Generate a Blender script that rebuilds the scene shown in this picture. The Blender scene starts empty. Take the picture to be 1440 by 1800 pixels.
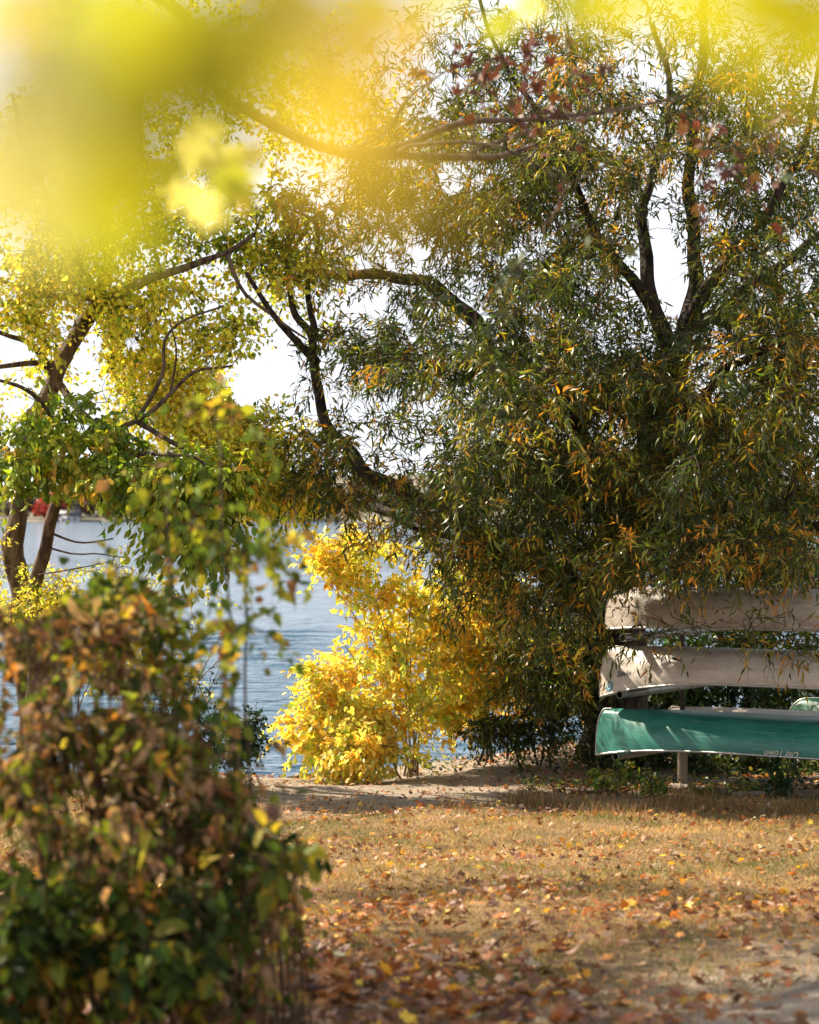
import bpy, math, random
import numpy as np
from mathutils import Vector, noise as mnoise
random.seed(7); rng = np.random.default_rng(7)
SC = bpy.context.scene
COL = SC.collection
R = math.radians
CAMZ = 3.6          # camera height above the lake
F = 4250.0          # focal length in photograph pixels

# ------------------------------------------------------------------ camera
cd = bpy.data.cameras.new('camera'); cam = bpy.data.objects.new('camera', cd); COL.objects.link(cam)
cam.location = (0, 0, CAMZ); cam.rotation_euler = (R(90), 0, 0)
cd.sensor_fit = 'VERTICAL'; cd.sensor_height = 36.0; cd.lens = F/1800*36
cd.clip_start = 0.05; cd.clip_end = 6000
cd.dof.use_dof = True; cd.dof.focus_distance = 22.5; cd.dof.aperture_fstop = 2.8
SC.camera = cam

# ------------------------------------------------------------------ light
SUN = Vector((-0.64, 0.43, 0.63)).normalized()
sun_el = math.asin(SUN.z)
sl = bpy.data.lights.new('sun', 'SUN'); sl.energy = 5.0; sl.angle = R(0.5); sl.color = (1, 0.88, 0.70)
so = bpy.data.objects.new('sun', sl); COL.objects.link(so)
so.rotation_euler = (-SUN).to_track_quat('-Z', 'Y').to_euler()
w = bpy.data.worlds.new('World'); SC.world = w; w.use_nodes = True
nt = w.node_tree; nt.nodes.clear()
o_ = nt.nodes.new('ShaderNodeOutputWorld'); bg = nt.nodes.new('ShaderNodeBackground')
sky = nt.nodes.new('ShaderNodeTexSky'); sky.sky_type = 'NISHITA'; sky.sun_disc = False
sky.sun_elevation = sun_el; sky.sun_rotation = math.atan2(SUN.x, SUN.y)
sky.air_density = 1.0; sky.dust_density = 1.5
tc = nt.nodes.new('ShaderNodeTexCoord'); mp = nt.nodes.new('ShaderNodeMapping'); mp.inputs['Scale'].default_value = (1, 1, 3.5)
nz = nt.nodes.new('ShaderNodeTexNoise'); nz.inputs['Scale'].default_value = 2.6; nz.inputs['Detail'].default_value = 7
cr = nt.nodes.new('ShaderNodeValToRGB'); cr.color_ramp.elements[0].position = 0.38; cr.color_ramp.elements[1].position = 0.60
mx = nt.nodes.new('ShaderNodeMix'); mx.data_type = 'RGBA'; mx.inputs['B'].default_value = (10.5, 10.9, 11.6, 1)
nt.links.new(tc.outputs['Generated'], mp.inputs['Vector']); nt.links.new(mp.outputs[0], nz.inputs['Vector'])
sx = nt.nodes.new('ShaderNodeSeparateXYZ'); hz = nt.nodes.new('ShaderNodeMapRange'); hz.inputs['From Min'].default_value = .12; hz.inputs['From Max'].default_value = .50; hz.inputs['To Min'].default_value = .42; hz.inputs['To Max'].default_value = -.06
ad_ = nt.nodes.new('ShaderNodeMath'); nt.links.new(tc.outputs['Generated'], sx.inputs[0]); nt.links.new(sx.outputs['Z'], hz.inputs['Value']); nt.links.new(nz.outputs['Fac'], ad_.inputs[0]); nt.links.new(hz.outputs[0], ad_.inputs[1])
nt.links.new(ad_.outputs[0], cr.inputs[0]); nt.links.new(cr.outputs[0], mx.inputs['Factor'])
nt.links.new(sky.outputs[0], mx.inputs['A']); nt.links.new(mx.outputs['Result'], bg.inputs[0])
bg.inputs[1].default_value = 0.046
nt.links.new(bg.outputs[0], o_.inputs[0])
vs = SC.view_settings; vs.view_transform = 'Standard'; vs.look = 'None'; vs.exposure = 1.3; vs.gamma = 1.0; vs.use_curve_mapping = False
cy = SC.cycles
cy.max_bounces = 7; cy.diffuse_bounces = 3; cy.glossy_bounces = 2; cy.transmission_bounces = 4; cy.transparent_max_bounces = 4
cy.caustics_reflective = False; cy.caustics_refractive = False; cy.use_denoising = True
cy.sample_clamp_indirect = 6.0

# ------------------------------------------------------------------ helpers
def W(px, py, d):
    return Vector(((px-720)/F*d, d, CAMZ-(py-900)/F*d))
def proj(P):
    return 720+P[:, 0]/P[:, 1]*F, 900-(P[:, 2]-CAMZ)/P[:, 1]*F
def norm(v):
    return v/np.maximum(np.linalg.norm(v, axis=-1, keepdims=True), 1e-9)
def tag(o, label=None, cat=None, group=None, kind=None):
    if label: o['label'] = label
    if cat: o['category'] = cat
    if group: o['group'] = group
    if kind: o['kind'] = kind
    return o
def empty(name, loc, rz=0.0):
    o = bpy.data.objects.new(name, None); COL.objects.link(o); o.location = loc; o.rotation_euler = (0, 0, rz); o.empty_display_size = .2
    return o
def mesh(name, V, faces, mat, parent=None, smooth=True, col=None):
    """V (n,3); faces: list of int arrays each (m,k); col (n,3) stored in attribute Col; V in world space"""
    V = np.asarray(V, dtype=np.float64)
    me = bpy.data.meshes.new(name); me.vertices.add(len(V))
    if parent is not None:
        V = V-np.array(parent.location)
        if parent.rotation_euler.z:
            c, s = math.cos(-parent.rotation_euler.z), math.sin(-parent.rotation_euler.z)
            V = np.stack([V[:, 0]*c-V[:, 1]*s, V[:, 0]*s+V[:, 1]*c, V[:, 2]], 1)
    me.vertices.foreach_set('co', V.astype(np.float32).ravel())
    faces = [np.asarray(f, dtype=np.int64) for f in faces if len(f)]
    nl = sum(f.size for f in faces); npoly = sum(len(f) for f in faces)
    me.loops.add(nl); me.polygons.add(npoly)
    me.loops.foreach_set('vertex_index', np.concatenate([f.ravel() for f in faces]).astype(np.int32))
    sizes = np.concatenate([np.full(len(f), f.shape[1]) for f in faces])
    st = np.concatenate([[0], np.cumsum(sizes)[:-1]])
    me.polygons.foreach_set('loop_start', st.astype(np.int32))
    if smooth: me.polygons.foreach_set('use_smooth', np.ones(npoly, dtype=bool))
    if col is not None:
        a = me.attributes.new('Col', 'FLOAT_COLOR', 'POINT')
        a.data.foreach_set('color', np.concatenate([col, np.ones((len(col), 1))], 1).astype(np.float32).ravel())
    me.update(calc_edges=True); me.validate()
    me.materials.append(mat)
    o = bpy.data.objects.new(name, me); COL.objects.link(o)
    if parent is not None: o.parent = parent
    return o
def lmesh(name, V, faces, mat, parent, **k):      # vertices already in the parent's space
    p = parent.location.copy(), parent.rotation_euler.copy()
    parent.location = (0, 0, 0); parent.rotation_euler = (0, 0, 0)
    o = mesh(name, V, faces, mat, parent, **k)
    parent.location, parent.rotation_euler = p
    return o

def tubes(P, Rd, sides=4, cap=True):
    """P (N,M,3) polylines, Rd (N,M) radii -> V, quads"""
    N, M, _ = P.shape
    T = np.gradient(P, axis=1); T = norm(T)
    ref = np.tile(np.array([0.31, 0.12, 0.94]), (N, 1)); mt = T.mean(1)
    bad = np.abs((norm(mt)*ref).sum(1)) > .85; ref[bad] = (0.95, .2, .1)
    A = norm(np.cross(T, ref[:, None, :])); B = np.cross(T, A)
    an = np.arange(sides)/sides*2*np.pi
    V = P[:, :, None, :]+Rd[:, :, None, None]*(A[:, :, None, :]*np.cos(an)[None, None, :, None]+B[:, :, None, :]*np.sin(an)[None, None, :, None])
    idx = np.arange(N*M*sides).reshape(N, M, sides)
    a = idx[:, :-1]; b = idx[:, 1:]
    q = np.stack([a, np.roll(a, -1, 2), np.roll(b, -1, 2), b], -1).reshape(-1, 4)
    fs = [q]
    if cap: fs += [idx[:, -1, :].reshape(N, sides)]; fs += [idx[:, 0, ::-1].reshape(N, sides)]
    return V.reshape(-1, 3), fs
def merge(parts):
    Vs, bysize, off = [], {}, 0
    for V, fs in parts:
        for f in fs:
            f = np.asarray(f)
            if f.size: bysize.setdefault(f.shape[1], []).append(f+off)
        Vs.append(V); off += len(V)
    return np.concatenate(Vs), [np.concatenate(v) for v in bysize.values()]
def spline(pts, n):
    """Catmull-Rom through pts (k,d) -> (n,d)"""
    p = np.asarray(pts, float); p = np.concatenate([[2*p[0]-p[1]], p, [2*p[-1]-p[-2]]])
    k = len(p)-3; u = np.linspace(0, k-1e-6, n); i = u.astype(int); t = (u-i)[:, None]
    a, b, c, d = p[i], p[i+1], p[i+2], p[i+3]
    return .5*((2*b)+(-a+c)*t+(2*a-5*b+4*c-d)*t*t+(-a+3*b-3*c+d)*t**3)
def box(c, s, ax=(1, 0, 0), ay=(0, 1, 0)):
    ax = np.array(ax, float); ay = np.array(ay, float); az = np.cross(ax, ay)
    V = np.array([np.array(c)+ax*s[0]/2*i+ay*s[1]/2*j+az*s[2]/2*k for i in (-1, 1) for j in (-1, 1) for k in (-1, 1)])
    return V, [np.array([[0, 1, 3, 2], [4, 6, 7, 5], [0, 4, 5, 1], [2, 3, 7, 6], [0, 2, 6, 4], [1, 5, 7, 3]])]

# ------------------------------------------------------------------ materials
def newmat(name):
    m = bpy.data.materials.new(name); m.use_nodes = True; return m, m.node_tree, m.node_tree.nodes['Principled BSDF'], m.node_tree.nodes['Material Output']
def leaf_mat(name, trans=0.45, rough=0.42, tint=(1.25, 1.15, 0.55), spec=0.5):
    m, t, p, out = newmat(name)
    at = t.nodes.new('ShaderNodeAttribute'); at.attribute_name = 'Col'
    n = t.nodes.new('ShaderNodeTexNoise'); n.inputs['Scale'].default_value = 55; n.inputs['Detail'].default_value = 3
    mr = t.nodes.new('ShaderNodeMapRange'); mr.inputs['To Min'].default_value = .7; mr.inputs['To Max'].default_value = 1.3
    mu = t.nodes.new('ShaderNodeVectorMath'); mu.operation = 'SCALE'
    t.links.new(n.outputs['Fac'], mr.inputs['Value']); t.links.new(at.outputs['Color'], mu.inputs[0]); t.links.new(mr.outputs[0], mu.inputs['Scale'])
    t.links.new(mu.outputs[0], p.inputs['Base Color'])
    p.inputs['Roughness'].default_value = rough; p.inputs['Specular IOR Level'].default_value = spec
    tr = t.nodes.new('ShaderNodeBsdfTranslucent'); v = t.nodes.new('ShaderNodeVectorMath'); v.operation = 'MULTIPLY'; v.inputs[1].default_value = tint
    t.links.new(mu.outputs[0], v.inputs[0]); t.links.new(v.outputs[0], tr.inputs['Color'])
    ms = t.nodes.new('ShaderNodeMixShader'); ms.inputs[0].default_value = trans
    t.links.new(p.outputs[0], ms.inputs[1]); t.links.new(tr.outputs[0], ms.inputs[2]); t.links.new(ms.outputs[0], out.inputs[0])
    return m
def bark_mat(name, c1, c2, scale=14, bump=.5):
    m, t, p, out = newmat(name)
    tc = t.nodes.new('ShaderNodeTexCoord'); mp = t.nodes.new('ShaderNodeMapping'); mp.inputs['Scale'].default_value = (1, 1, .22)
    n = t.nodes.new('ShaderNodeTexNoise'); n.inputs['Scale'].default_value = scale; n.inputs['Detail'].default_value = 6; n.inputs['Distortion'].default_value = .6
    r = t.nodes.new('ShaderNodeValToRGB'); r.color_ramp.elements[0].color = (*c1, 1); r.color_ramp.elements[1].color = (*c2, 1)
    r.color_ramp.elements[0].position = .38; r.color_ramp.elements[1].position = .62
    b = t.nodes.new('ShaderNodeBump'); b.inputs['Strength'].default_value = bump; b.inputs['Distance'].default_value = .04
    t.links.new(tc.outputs['Object'], mp.inputs[0]); t.links.new(mp.outputs[0], n.inputs['Vector']); t.links.new(n.outputs['Fac'], r.inputs[0])
    t.links.new(r.outputs[0], p.inputs['Base Color']); t.links.new(n.outputs['Fac'], b.inputs['Height']); t.links.new(b.outputs[0], p.inputs['Normal'])
    p.inputs['Roughness'].default_value = .85; p.inputs['Specular IOR Level'].default_value = .2
    return m
def noisy(name, c1, c2, scale=4, rough=.5, metal=0, bump=0, spec=.5, stretch=(1, 1, 1), lo=.35, hi=.65):
    m, t, p, out = newmat(name)
    tc = t.nodes.new('ShaderNodeTexCoord'); mp = t.nodes.new('ShaderNodeMapping'); mp.inputs['Scale'].default_value = stretch
    n = t.nodes.new('ShaderNodeTexNoise'); n.inputs['Scale'].default_value = scale; n.inputs['Detail'].default_value = 8; n.inputs['Roughness'].default_value = .65
    r = t.nodes.new('ShaderNodeValToRGB'); r.color_ramp.elements[0].color = (*c1, 1); r.color_ramp.elements[1].color = (*c2, 1)
    r.color_ramp.elements[0].position = lo; r.color_ramp.elements[1].position = hi
    t.links.new(tc.outputs['Object'], mp.inputs[0]); t.links.new(mp.outputs[0], n.inputs['Vector']); t.links.new(n.outputs['Fac'], r.inputs[0]); t.links.new(r.outputs[0], p.inputs['Base Color'])
    mr = t.nodes.new('ShaderNodeMapRange'); mr.inputs['To Min'].default_value = rough*.8; mr.inputs['To Max'].default_value = min(1, rough*1.35)
    t.links.new(n.outputs['Fac'], mr.inputs['Value']); t.links.new(mr.outputs[0], p.inputs['Roughness'])
    p.inputs['Metallic'].default_value = metal; p.inputs['Specular IOR Level'].default_value = spec
    if bump:
        b = t.nodes.new('ShaderNodeBump'); b.inputs['Strength'].default_value = bump; b.inputs['Distance'].default_value = .01
        t.links.new(n.outputs['Fac'], b.inputs['Height']); t.links.new(b.outputs[0], p.inputs['Normal'])
    return m
M_leaf = leaf_mat('leaf_glossy', .42, .40)
M_leaf_y = leaf_mat('leaf_thin', .55, .5, (1.15, 1.08, .6))
M_leaf_m = leaf_mat('leaf_matt', .45, .65, (1.25, 1.15, .55), .2)
M_litter = leaf_mat('leaf_dry', .25, .5, (1.2, .9, .5), .4)
M_grass = leaf_mat('grass_blade', .3, .6, (1.1, 1, .6), .25)
M_bark_w = bark_mat('bark_willow', (.018, .013, .010), (.075, .055, .042), 11, 1)
M_bark_l = bark_mat('bark_brown', (.05, .034, .024), (.17, .12, .085), 16, .8)
M_twig = bark_mat('twig_bark', (.05, .035, .022), (.13, .09, .05), 30, .2)
M_twig_p = bark_mat('twig_pale', (.16, .12, .07), (.28, .2, .11), 30, .2)

# ------------------------------------------------------------------ leaf meshes
TPL = {
 'lance': (np.array([[0, 0, 0], [.28, .5, .05], [.28, -.5, .05], [.66, .36, -.02], [.66, -.36, -.02], [1, 0, -.16]]),
           [[[0, 2, 1], [3, 4, 5]], [[1, 2, 4, 3]]]),
 'oval': (np.array([[0, 0, 0], [.18, .34, .06], [.18, -.34, .06], [.5, .5, .05], [.5, -.5, .05], [.8, .3, -.04], [.8, -.3, -.04], [1, 0, -.14], [.5, 0, -.03]]),
          [[[0, 2, 8], [0, 8, 1], [8, 6, 5], [5, 6, 7]], [[1, 8, 5, 3], [2, 4, 6, 8]]]),
}
def maple():
    an = [(-180, .05), (-150, .42), (-118, .34), (-95, .62), (-72, .40), (-58, .72), (-45, .95), (-32, .68), (-24, .5), (-14, .78), (0, 1.1),
          (14, .78), (24, .5), (32, .68), (45, .95), (58, .72), (72, .40), (95, .62), (118, .34), (150, .42)]
    v = [[.35, 0, 0]]
    for a, r in an:
        x = .35+r*.6*math.cos(R(a)); y = r*.62*math.sin(R(a)); v.append([x, y, .12*abs(y)-.15*max(0, r-.5)*(1 if x > .6 else .4)])
    n = len(an); return np.array(v), [[[0, 1+i, 1+(i+1) % n] for i in range(n)]]
TPL['maple'] = maple()
def leaf_arrays(P, D, Nn, L, Wd, C, tpl, curl=None):
    T, fc = TPL[tpl]; N = len(P); K = len(T)
    D = norm(D); S = norm(np.cross(D, Nn)); Nn = np.cross(S, D)
    cu = np.ones(N) if curl is None else curl
    V = P[:, None]+T[None, :, 0:1]*(L[:, None, None]*D[:, None])+T[None, :, 1:2]*(Wd[:, None, None]*S[:, None])+T[None, :, 2:3]*(cu*L)[:, None, None]*Nn[:, None]
    fs = [(np.array(f)[None]+(np.arange(N)*K)[:, None, None]).reshape(-1, len(f[0])) for f in fc]
    return V.reshape(-1, 3), fs, np.repeat(C, K, 0)
def palette(pal, t, n):
    """pal list of (threshold, rgb); t in 0..1 values; jittered"""
    th = np.array([p[0] for p in pal]); cs = np.array([p[1] for p in pal])
    c = cs[np.clip(np.searchsorted(th, t), 0, len(cs)-1)]
    return c*np.exp(rng.normal(0, .22, (n, 1)))*np.exp(rng.normal(0, .08, (n, 3)))
def rand_unit(n):
    return norm(rng.normal(size=(n, 3)))

# ------------------------------------------------------------------ tree builder
def sample_blobs(blobs, holes):
    out, vals = [], []
    for b in blobs:
        px, py, d, rx, ry, rd, n = b[:7]; bias = b[7] if len(b) > 7 else 0
        u = rand_unit(n)*rng.random((n, 1))**(1/2.6)
        P = np.array([W(px+u[i, 0]*rx, py+u[i, 1]*ry, d+u[i, 2]*rd) for i in range(n)])
        keep = ~in_holes(P, holes, 1.0)
        out.append(P[keep]); vals.append(np.full(keep.sum(), bias))
    return np.concatenate(out), np.concatenate(vals)
# open lanes in the canopy through which the sun reaches the ground and the canoes: (point, radius, share of leaves missing)
RAYS = [((-.9, 24.4, .8), .8, .85), ((.3, 24.2, .8), .7, .85), ((4.0, 23.6, 1.4), .35, .85), ((2.2, 24.8, 1.35), .6, .9), ((2.35, 24.7, 2.0), .5, .88), ((.7, 28, 1.8), .9, .8), ((2.9, 24.3, 1.4), .25, .9), ((2.5, 24.6, 2.6), .4, .7), ((3.3, 24.1, 1.5), .3, .8), ((4.0, 23.7, 2.3), .35, .75), ((-.8, 27.6, 1.3), 1.1, .85), ((-.5, 27.6, 2.6), .9, .8),
        ((-.4, 26.0, .7), .9, .92), ((.7, 25.7, .75), .6, .9), ((.6, 28.2, 2.7), .8, .85), ((1.0, 28.3, 1.9), .9, .9), ((2.6, 23.9, .8), .4, .8), ((3.6, 23.4, .8), .4, .75), ((4.2, 25, 5.0), .6, .6)]
def in_holes(P, holes, s=1.0):
    x, y = proj(P); r = np.zeros(len(P), bool)
    sv = np.array(SUN)
    for c, rad, pr in RAYS:
        q = P-np.array(c); t = q@sv; dd = np.linalg.norm(q-t[:, None]*sv, axis=1)
        r |= (t > 1.0) & (dd < rad*s) & (rng.random(len(P)) < np.where(t < 3.0, pr, pr*.55))
    for h in holes:
        q = ((x-h[0])/(h[2]*s))**2+((y-h[1])/(h[3]*s))**2
        if len(h) > 4: r |= (q < 1) & (rng.random(len(P)) < h[4])
        else: r |= q < 1
    return r
def build_tree(name, label, cat, limbs, blobs, spec, group=None, holes=()):
    """limbs: list of (pts [(x,y,z)], r0, r1); first is the trunk.  spec: dict"""
    base = Vector(limbs[0][0][0]); root = empty(name, base)
    tag(root, label, cat, group)
    sides = spec.get('sides', 12)
    nodes, nrad, parts = [], [], []
    for i, (pts, r0, r1) in enumerate(limbs):
        pts = np.array([tuple(p) for p in pts]); ln = np.linalg.norm(np.diff(pts, axis=0), axis=1).sum()
        n = max(8, int(ln/.12)); C = spline(pts, n)
        wob = np.array([[mnoise.noise((c[0]*1.9+k*7, c[1]*1.9, c[2]*1.9)) for k in range(3)] for c in C])
        fade = np.minimum(1, np.arange(n)/6)[:, None] if i else np.minimum(1, np.arange(n)/6)[:, None]
        C = C+wob*fade*min(.12, .03+r0*.5)
        t = np.linspace(0, 1, n); rr = r0+(r1-r0)*t**.8
        if i == 0 and spec.get('flare', 1): rr = rr*(1+.6*np.exp(-np.arange(n)*.12/.22))
        rr = rr*(1+.10*np.array([mnoise.noise((c[0]*3, c[1]*3, c[2]*3+9)) for c in C]))
        sd = sides if r0 > .03 else 6
        V, fs = tubes(C[None], rr[None], sd)
        if r0 > .05:    # ridged bark
            nn = V-np.repeat(C, sd, 0)
            k = np.array([mnoise.noise((v[0]*9, v[1]*9, v[2]*2.2)) for v in V])[:, None]
            V = V+nn*k*.22
        parts.append((V, fs)); nodes.append(C); nrad.append(rr)
    V, fs = merge(parts); mesh('trunk', V, fs, spec['bark'], root)
    nodes = np.concatenate(nodes); nrad = np.concatenate(nrad)
    if spec.get('minh') is not None:
        ok = nodes[:, 2] > spec['minh']; nodes = nodes[ok]; nrad = nrad[ok]
    # branches to cluster centres
    Cc, bias = sample_blobs(blobs, holes)
    dm = np.array([np.min(((nodes-c)**2).sum(1)) for c in Cc]); order = np.argsort(dm)
    Cc = Cc[order]; bias = bias[order]; M = 8
    BP, BR = [], []
    cap_ = len(nodes)+len(Cc)*M; NN = np.zeros((cap_, 3)); NR = np.zeros(cap_); k = len(nodes); NN[:k] = nodes; NR[:k] = nrad
    ts = np.linspace(0, 1, M)[:, None]; keep = []
    for ci, c in enumerate(Cc):
        dd = np.sqrt(((NN[:k]-c)**2).sum(1))+np.maximum(0, (NN[:k, 2]-c[2]))*spec.get('upcost', .5); j = int(np.argmin(dd)); a = NN[j]; dist = np.linalg.norm(c-a)
        if dist > spec.get('maxbr', 4): continue
        mid = (a+c)/2+np.array([0, 0, .12*dist])+rng.normal(0, .09*dist, 3)
        P = (1-ts)**2*a+2*ts*(1-ts)*mid+ts**2*c
        P[1:-1] += rng.normal(0, .018*min(dist, 1), (M-2, 3))
        r0 = min(NR[j]*.75, .005+spec.get('brk', .011)*dist); r0 = max(r0, .004); P_r = r0+(spec.get('tipr', .003)-r0)*ts[:, 0]**.8
        BP.append(P); BR.append(P_r); keep.append(ci)
        NN[k:k+M-1] = P[1:]; NR[k:k+M-1] = P_r[1:]; k += M-1
    BP = np.array(BP); BR = np.array(BR); bias = bias[keep]
    # twigs
    nt_ = spec['twigs']; nb = len(BP); idx = np.repeat(np.arange(nb), nt_); N = len(idx)
    tt = 1-rng.random(N)**1.3*spec.get('span', .65); tt[::nt_] = 1.0
    f = tt*(M-1); i0 = np.minimum(f.astype(int), M-2); fr = (f-i0)[:, None]
    base_ = BP[idx, i0]*(1-fr)+BP[idx, i0+1]*fr
    bd = norm(BP[idx, i0+1]-BP[idx, i0])
    D = norm(bd*spec.get('follow', .5)+rand_unit(N)*spec.get('spread', .9)+np.array([0, 0, spec.get('up', .1)]))
    L = spec['twig_len']*(.55+.8*rng.random(N)); m = 6; s = np.linspace(0, 1, m)
    TP = base_[:, None]+D[:, None]*(L[:, None]*s[None])[..., None]
    TP[..., 2] -= (spec['droop']*(.5+rng.random(N))*L)[:, None]*s[None]**2
    TP += np.cumsum(rng.normal(0, .02, (N, m, 3))*L[:, None, None], 1)*(s > 0)[None, :, None]
    ok = ~in_holes(TP[:, 3]+rng.normal(0, .08, (N, 3)), holes, .95)
    if spec.get('floor') is not None: ok &= TP[:, -1, 2] > spec['floor']
    TP = TP[ok]; idx = idx[ok]; L = L[ok]; N = len(TP)
    tr = spec.get('twig_r', .0022); V1, f1 = tubes(BP, BR, 5); V2, f2 = tubes(TP, np.tile(np.linspace(tr, tr*.5, m), (N, 1)), 3, False)
    V, fs = merge([(V1, f1), (V2, f2)])
    mesh('branches', V, fs, spec.get('twig_mat', M_twig), root)
    # leaves
    nl = spec['leaves']; li = np.repeat(np.arange(N), nl); n = len(li)
    u = np.tile(np.linspace(.12, 1, nl), N)+rng.normal(0, .03, n); u = np.clip(u, .02, 1)
    f = u*(m-1); i0 = np.minimum(f.astype(int), m-2); fr = (f-i0)[:, None]
    P = TP[li, i0]*(1-fr)+TP[li, i0+1]*fr; T = norm(TP[li, i0+1]-TP[li, i0])
    sd = norm(np.cross(T, rand_unit(n))); sgn = np.where(np.tile(np.arange(nl), N) % 2, 1, -1)[:, None]
    D = norm(T*spec.get('lfol', .6)+sd*sgn*.75+np.array([0, 0, -spec.get('lgrav', .3)])+rng.normal(0, .15, (n, 3)))
    Nn = norm(np.array(spec.get('lnorm', (0, 0, .7)))+rng.normal(0, .55, (n, 3)))
    l0, wr = spec['leaf']; LL = l0*(.6+.6*rng.random(n)); WW = LL*wr*(.8+.4*rng.random(n))
    P = P+D*(spec.get('petiole', .1)*LL)[:, None]
    cb = rng.random(nb); tw = rng.random(N)
    cw, tw_, lw = spec.get('cmix', (.45, .3, .25))
    t = cb[idx[li]]*cw+tw[li]*tw_+rng.random(n)*lw
    t = (t-t.mean())/(t.std()+1e-6)*.26+.5+bias[idx[li]]
    ok = (rng.random(n) < spec.get('keep', .92)) & ~in_holes(P, holes, .72)
    C = palette(spec['pal'], np.clip(t, 0, 1), n)
    V, fs, cc = leaf_arrays(P[ok], D[ok], Nn[ok], LL[ok], WW[ok], C[ok], spec['tpl'], rng.normal(1, 1.2, ok.sum())*spec.get('curl', 1))
    mesh('foliage', V, fs, spec.get('lmat', M_leaf), root, col=cc)
    print(name, 'clusters', nb, 'twigs', N, 'leaves', int(ok.sum()))
    return root
def g(x, y):
    """ground height, numpy"""
    x = np.asarray(x, float); y = np.asarray(y, float)
    z = CAMZ-(1.45+.058*np.clip(y, -30, 60))
    z = z+.34*np.exp(-((x-2.1)/1.3)**2-((y-29.5)/1.6)**2)+.10*np.exp(-((x+2.6)/.8)**2-((y-25)/2.5)**2)
    z = z+.025*np.sin(x*1.7+y*.9)+.02*np.sin(x*3.1-y*2.3)+.012*np.sin(7*x+1.3)*np.sin(5*y)
    ye = 28.1+2.9/(1+np.exp(-(x-.1)*3.2))+.5*np.sin(x*.45+1)+.15*np.sin(x*2.3)
    ye = ye+3.2/(1+np.exp(-(x-1.6)*2.5))
    s = np.clip((y-ye)/1.6, 0, 1); s = s*s*(3-2*s)
    return z*(1-s)+(-.9)*s
def G(px, d):
    x = (px-720)/F*d; return Vector((x, d, float(g(x, d))))

# ------------------------------------------------------------------ ground
def axis(segs):
    out = []
    for a, b, n in segs: out.append(np.linspace(a, b, n, endpoint=False))
    return np.concatenate(out+[[segs[-1][1]]])
xs = axis([(-900, -60, 12), (-60, -9, 60), (-9, 9, 190), (9, 60, 60), (60, 900, 12)])
ys = axis([(-60, 0, 30), (0, 8, 30), (8, 33, 250), (33, 60, 10), (60, 860, 12)])
X, Y = np.meshgrid(xs, ys); Z = g(X, Y)
def fbm(x, y, s, seed=0):
    v = np.array([mnoise.noise((a*s+seed, b*s-seed, seed*.7)) + .5*mnoise.noise((a*s*2.3, b*s*2.3, seed)) for a, b in zip(x.ravel(), y.ravel())])
    return v.reshape(x.shape)
near = (np.abs(X) < 10) & (Y > 0) & (Y < 34)
Fb = np.zeros_like(X); Fb[near] = fbm(X[near], Y[near], .9)
def dirtmask(x, y, nz_):
    path = np.exp(-((x-(-.1+.02*(y-24)))/2.0)**4)*1/(1+np.exp(-(y-22.0-.30*np.abs(x+.2)+nz_*1.0)*3))
    under = 1/(1+np.exp(-(y-24.2+nz_)*3))
    br = 1/(1+np.exp(-(x-.35-.62*(y-9.5)+nz_*.8)*3))*(y < 15)
    return np.clip(np.maximum.reduce([path, under, br]), 0, 1)
Dm = dirtmask(X, Y, Fb)
V = np.stack([X, Y, Z], -1).reshape(-1, 3); ny, nx = X.shape
ii = np.arange(ny*nx).reshape(ny, nx); Q = np.stack([ii[:-1, :-1], ii[:-1, 1:], ii[1:, 1:], ii[1:, :-1]], -1).reshape(-1, 4)
cdirt = np.array([.42, .34, .26]); cgr = np.array([.28, .18, .085]); csh = np.array([.13, .10, .075])
cc = cgr*(1-Dm[..., None])+cdirt*Dm[..., None]
wet = 1/(1+np.exp((Z-.25)*14)); cc = cc*(1-wet[..., None])+csh*wet[..., None]
m, t, p, out = newmat('soil')
at = t.nodes.new('ShaderNodeAttribute'); at.attribute_name = 'Col'
tc = t.nodes.new('ShaderNodeTexCoord')
n1 = t.nodes.new('ShaderNodeTexNoise'); n1.inputs['Scale'].default_value = 3.5; n1.inputs['Detail'].default_value = 12; n1.inputs['Roughness'].default_value = .7
n2 = t.nodes.new('ShaderNodeTexNoise'); n2.inputs['Scale'].default_value = 60; n2.inputs['Detail'].default_value = 6
mr = t.nodes.new('ShaderNodeMapRange'); mr.inputs['From Min'].default_value = .3; mr.inputs['From Max'].default_value = .7; mr.inputs['To Min'].default_value = .6; mr.inputs['To Max'].default_value = 1.3
mr2 = t.nodes.new('ShaderNodeMapRange'); mr2.inputs['From Min'].default_value = .3; mr2.inputs['From Max'].default_value = .7; mr2.inputs['To Min'].default_value = .6; mr2.inputs['To Max'].default_value = 1.35
mm = t.nodes.new('ShaderNodeMath'); mm.operation = 'MULTIPLY'; sc_ = t.nodes.new('ShaderNodeVectorMath'); sc_.operation = 'SCALE'
for n in (n1, n2): t.links.new(tc.outputs['Object'], n.inputs['Vector'])
t.links.new(n1.outputs['Fac'], mr.inputs['Value']); t.links.new(n2.outputs['Fac'], mr2.inputs['Value'])
t.links.new(mr.outputs[0], mm.inputs[0]); t.links.new(mr2.outputs[0], mm.inputs[1])
t.links.new(at.outputs['Color'], sc_.inputs[0]); t.links.new(mm.outputs[0], sc_.inputs['Scale']); t.links.new(sc_.outputs[0], p.inputs['Base Color'])
ad = t.nodes.new('ShaderNodeMath'); t.links.new(n1.outputs['Fac'], ad.inputs[0]); t.links.new(n2.outputs['Fac'], ad.inputs[1])
b = t.nodes.new('ShaderNodeBump'); b.inputs['Strength'].default_value = .8; b.inputs['Distance'].default_value = .05
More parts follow.
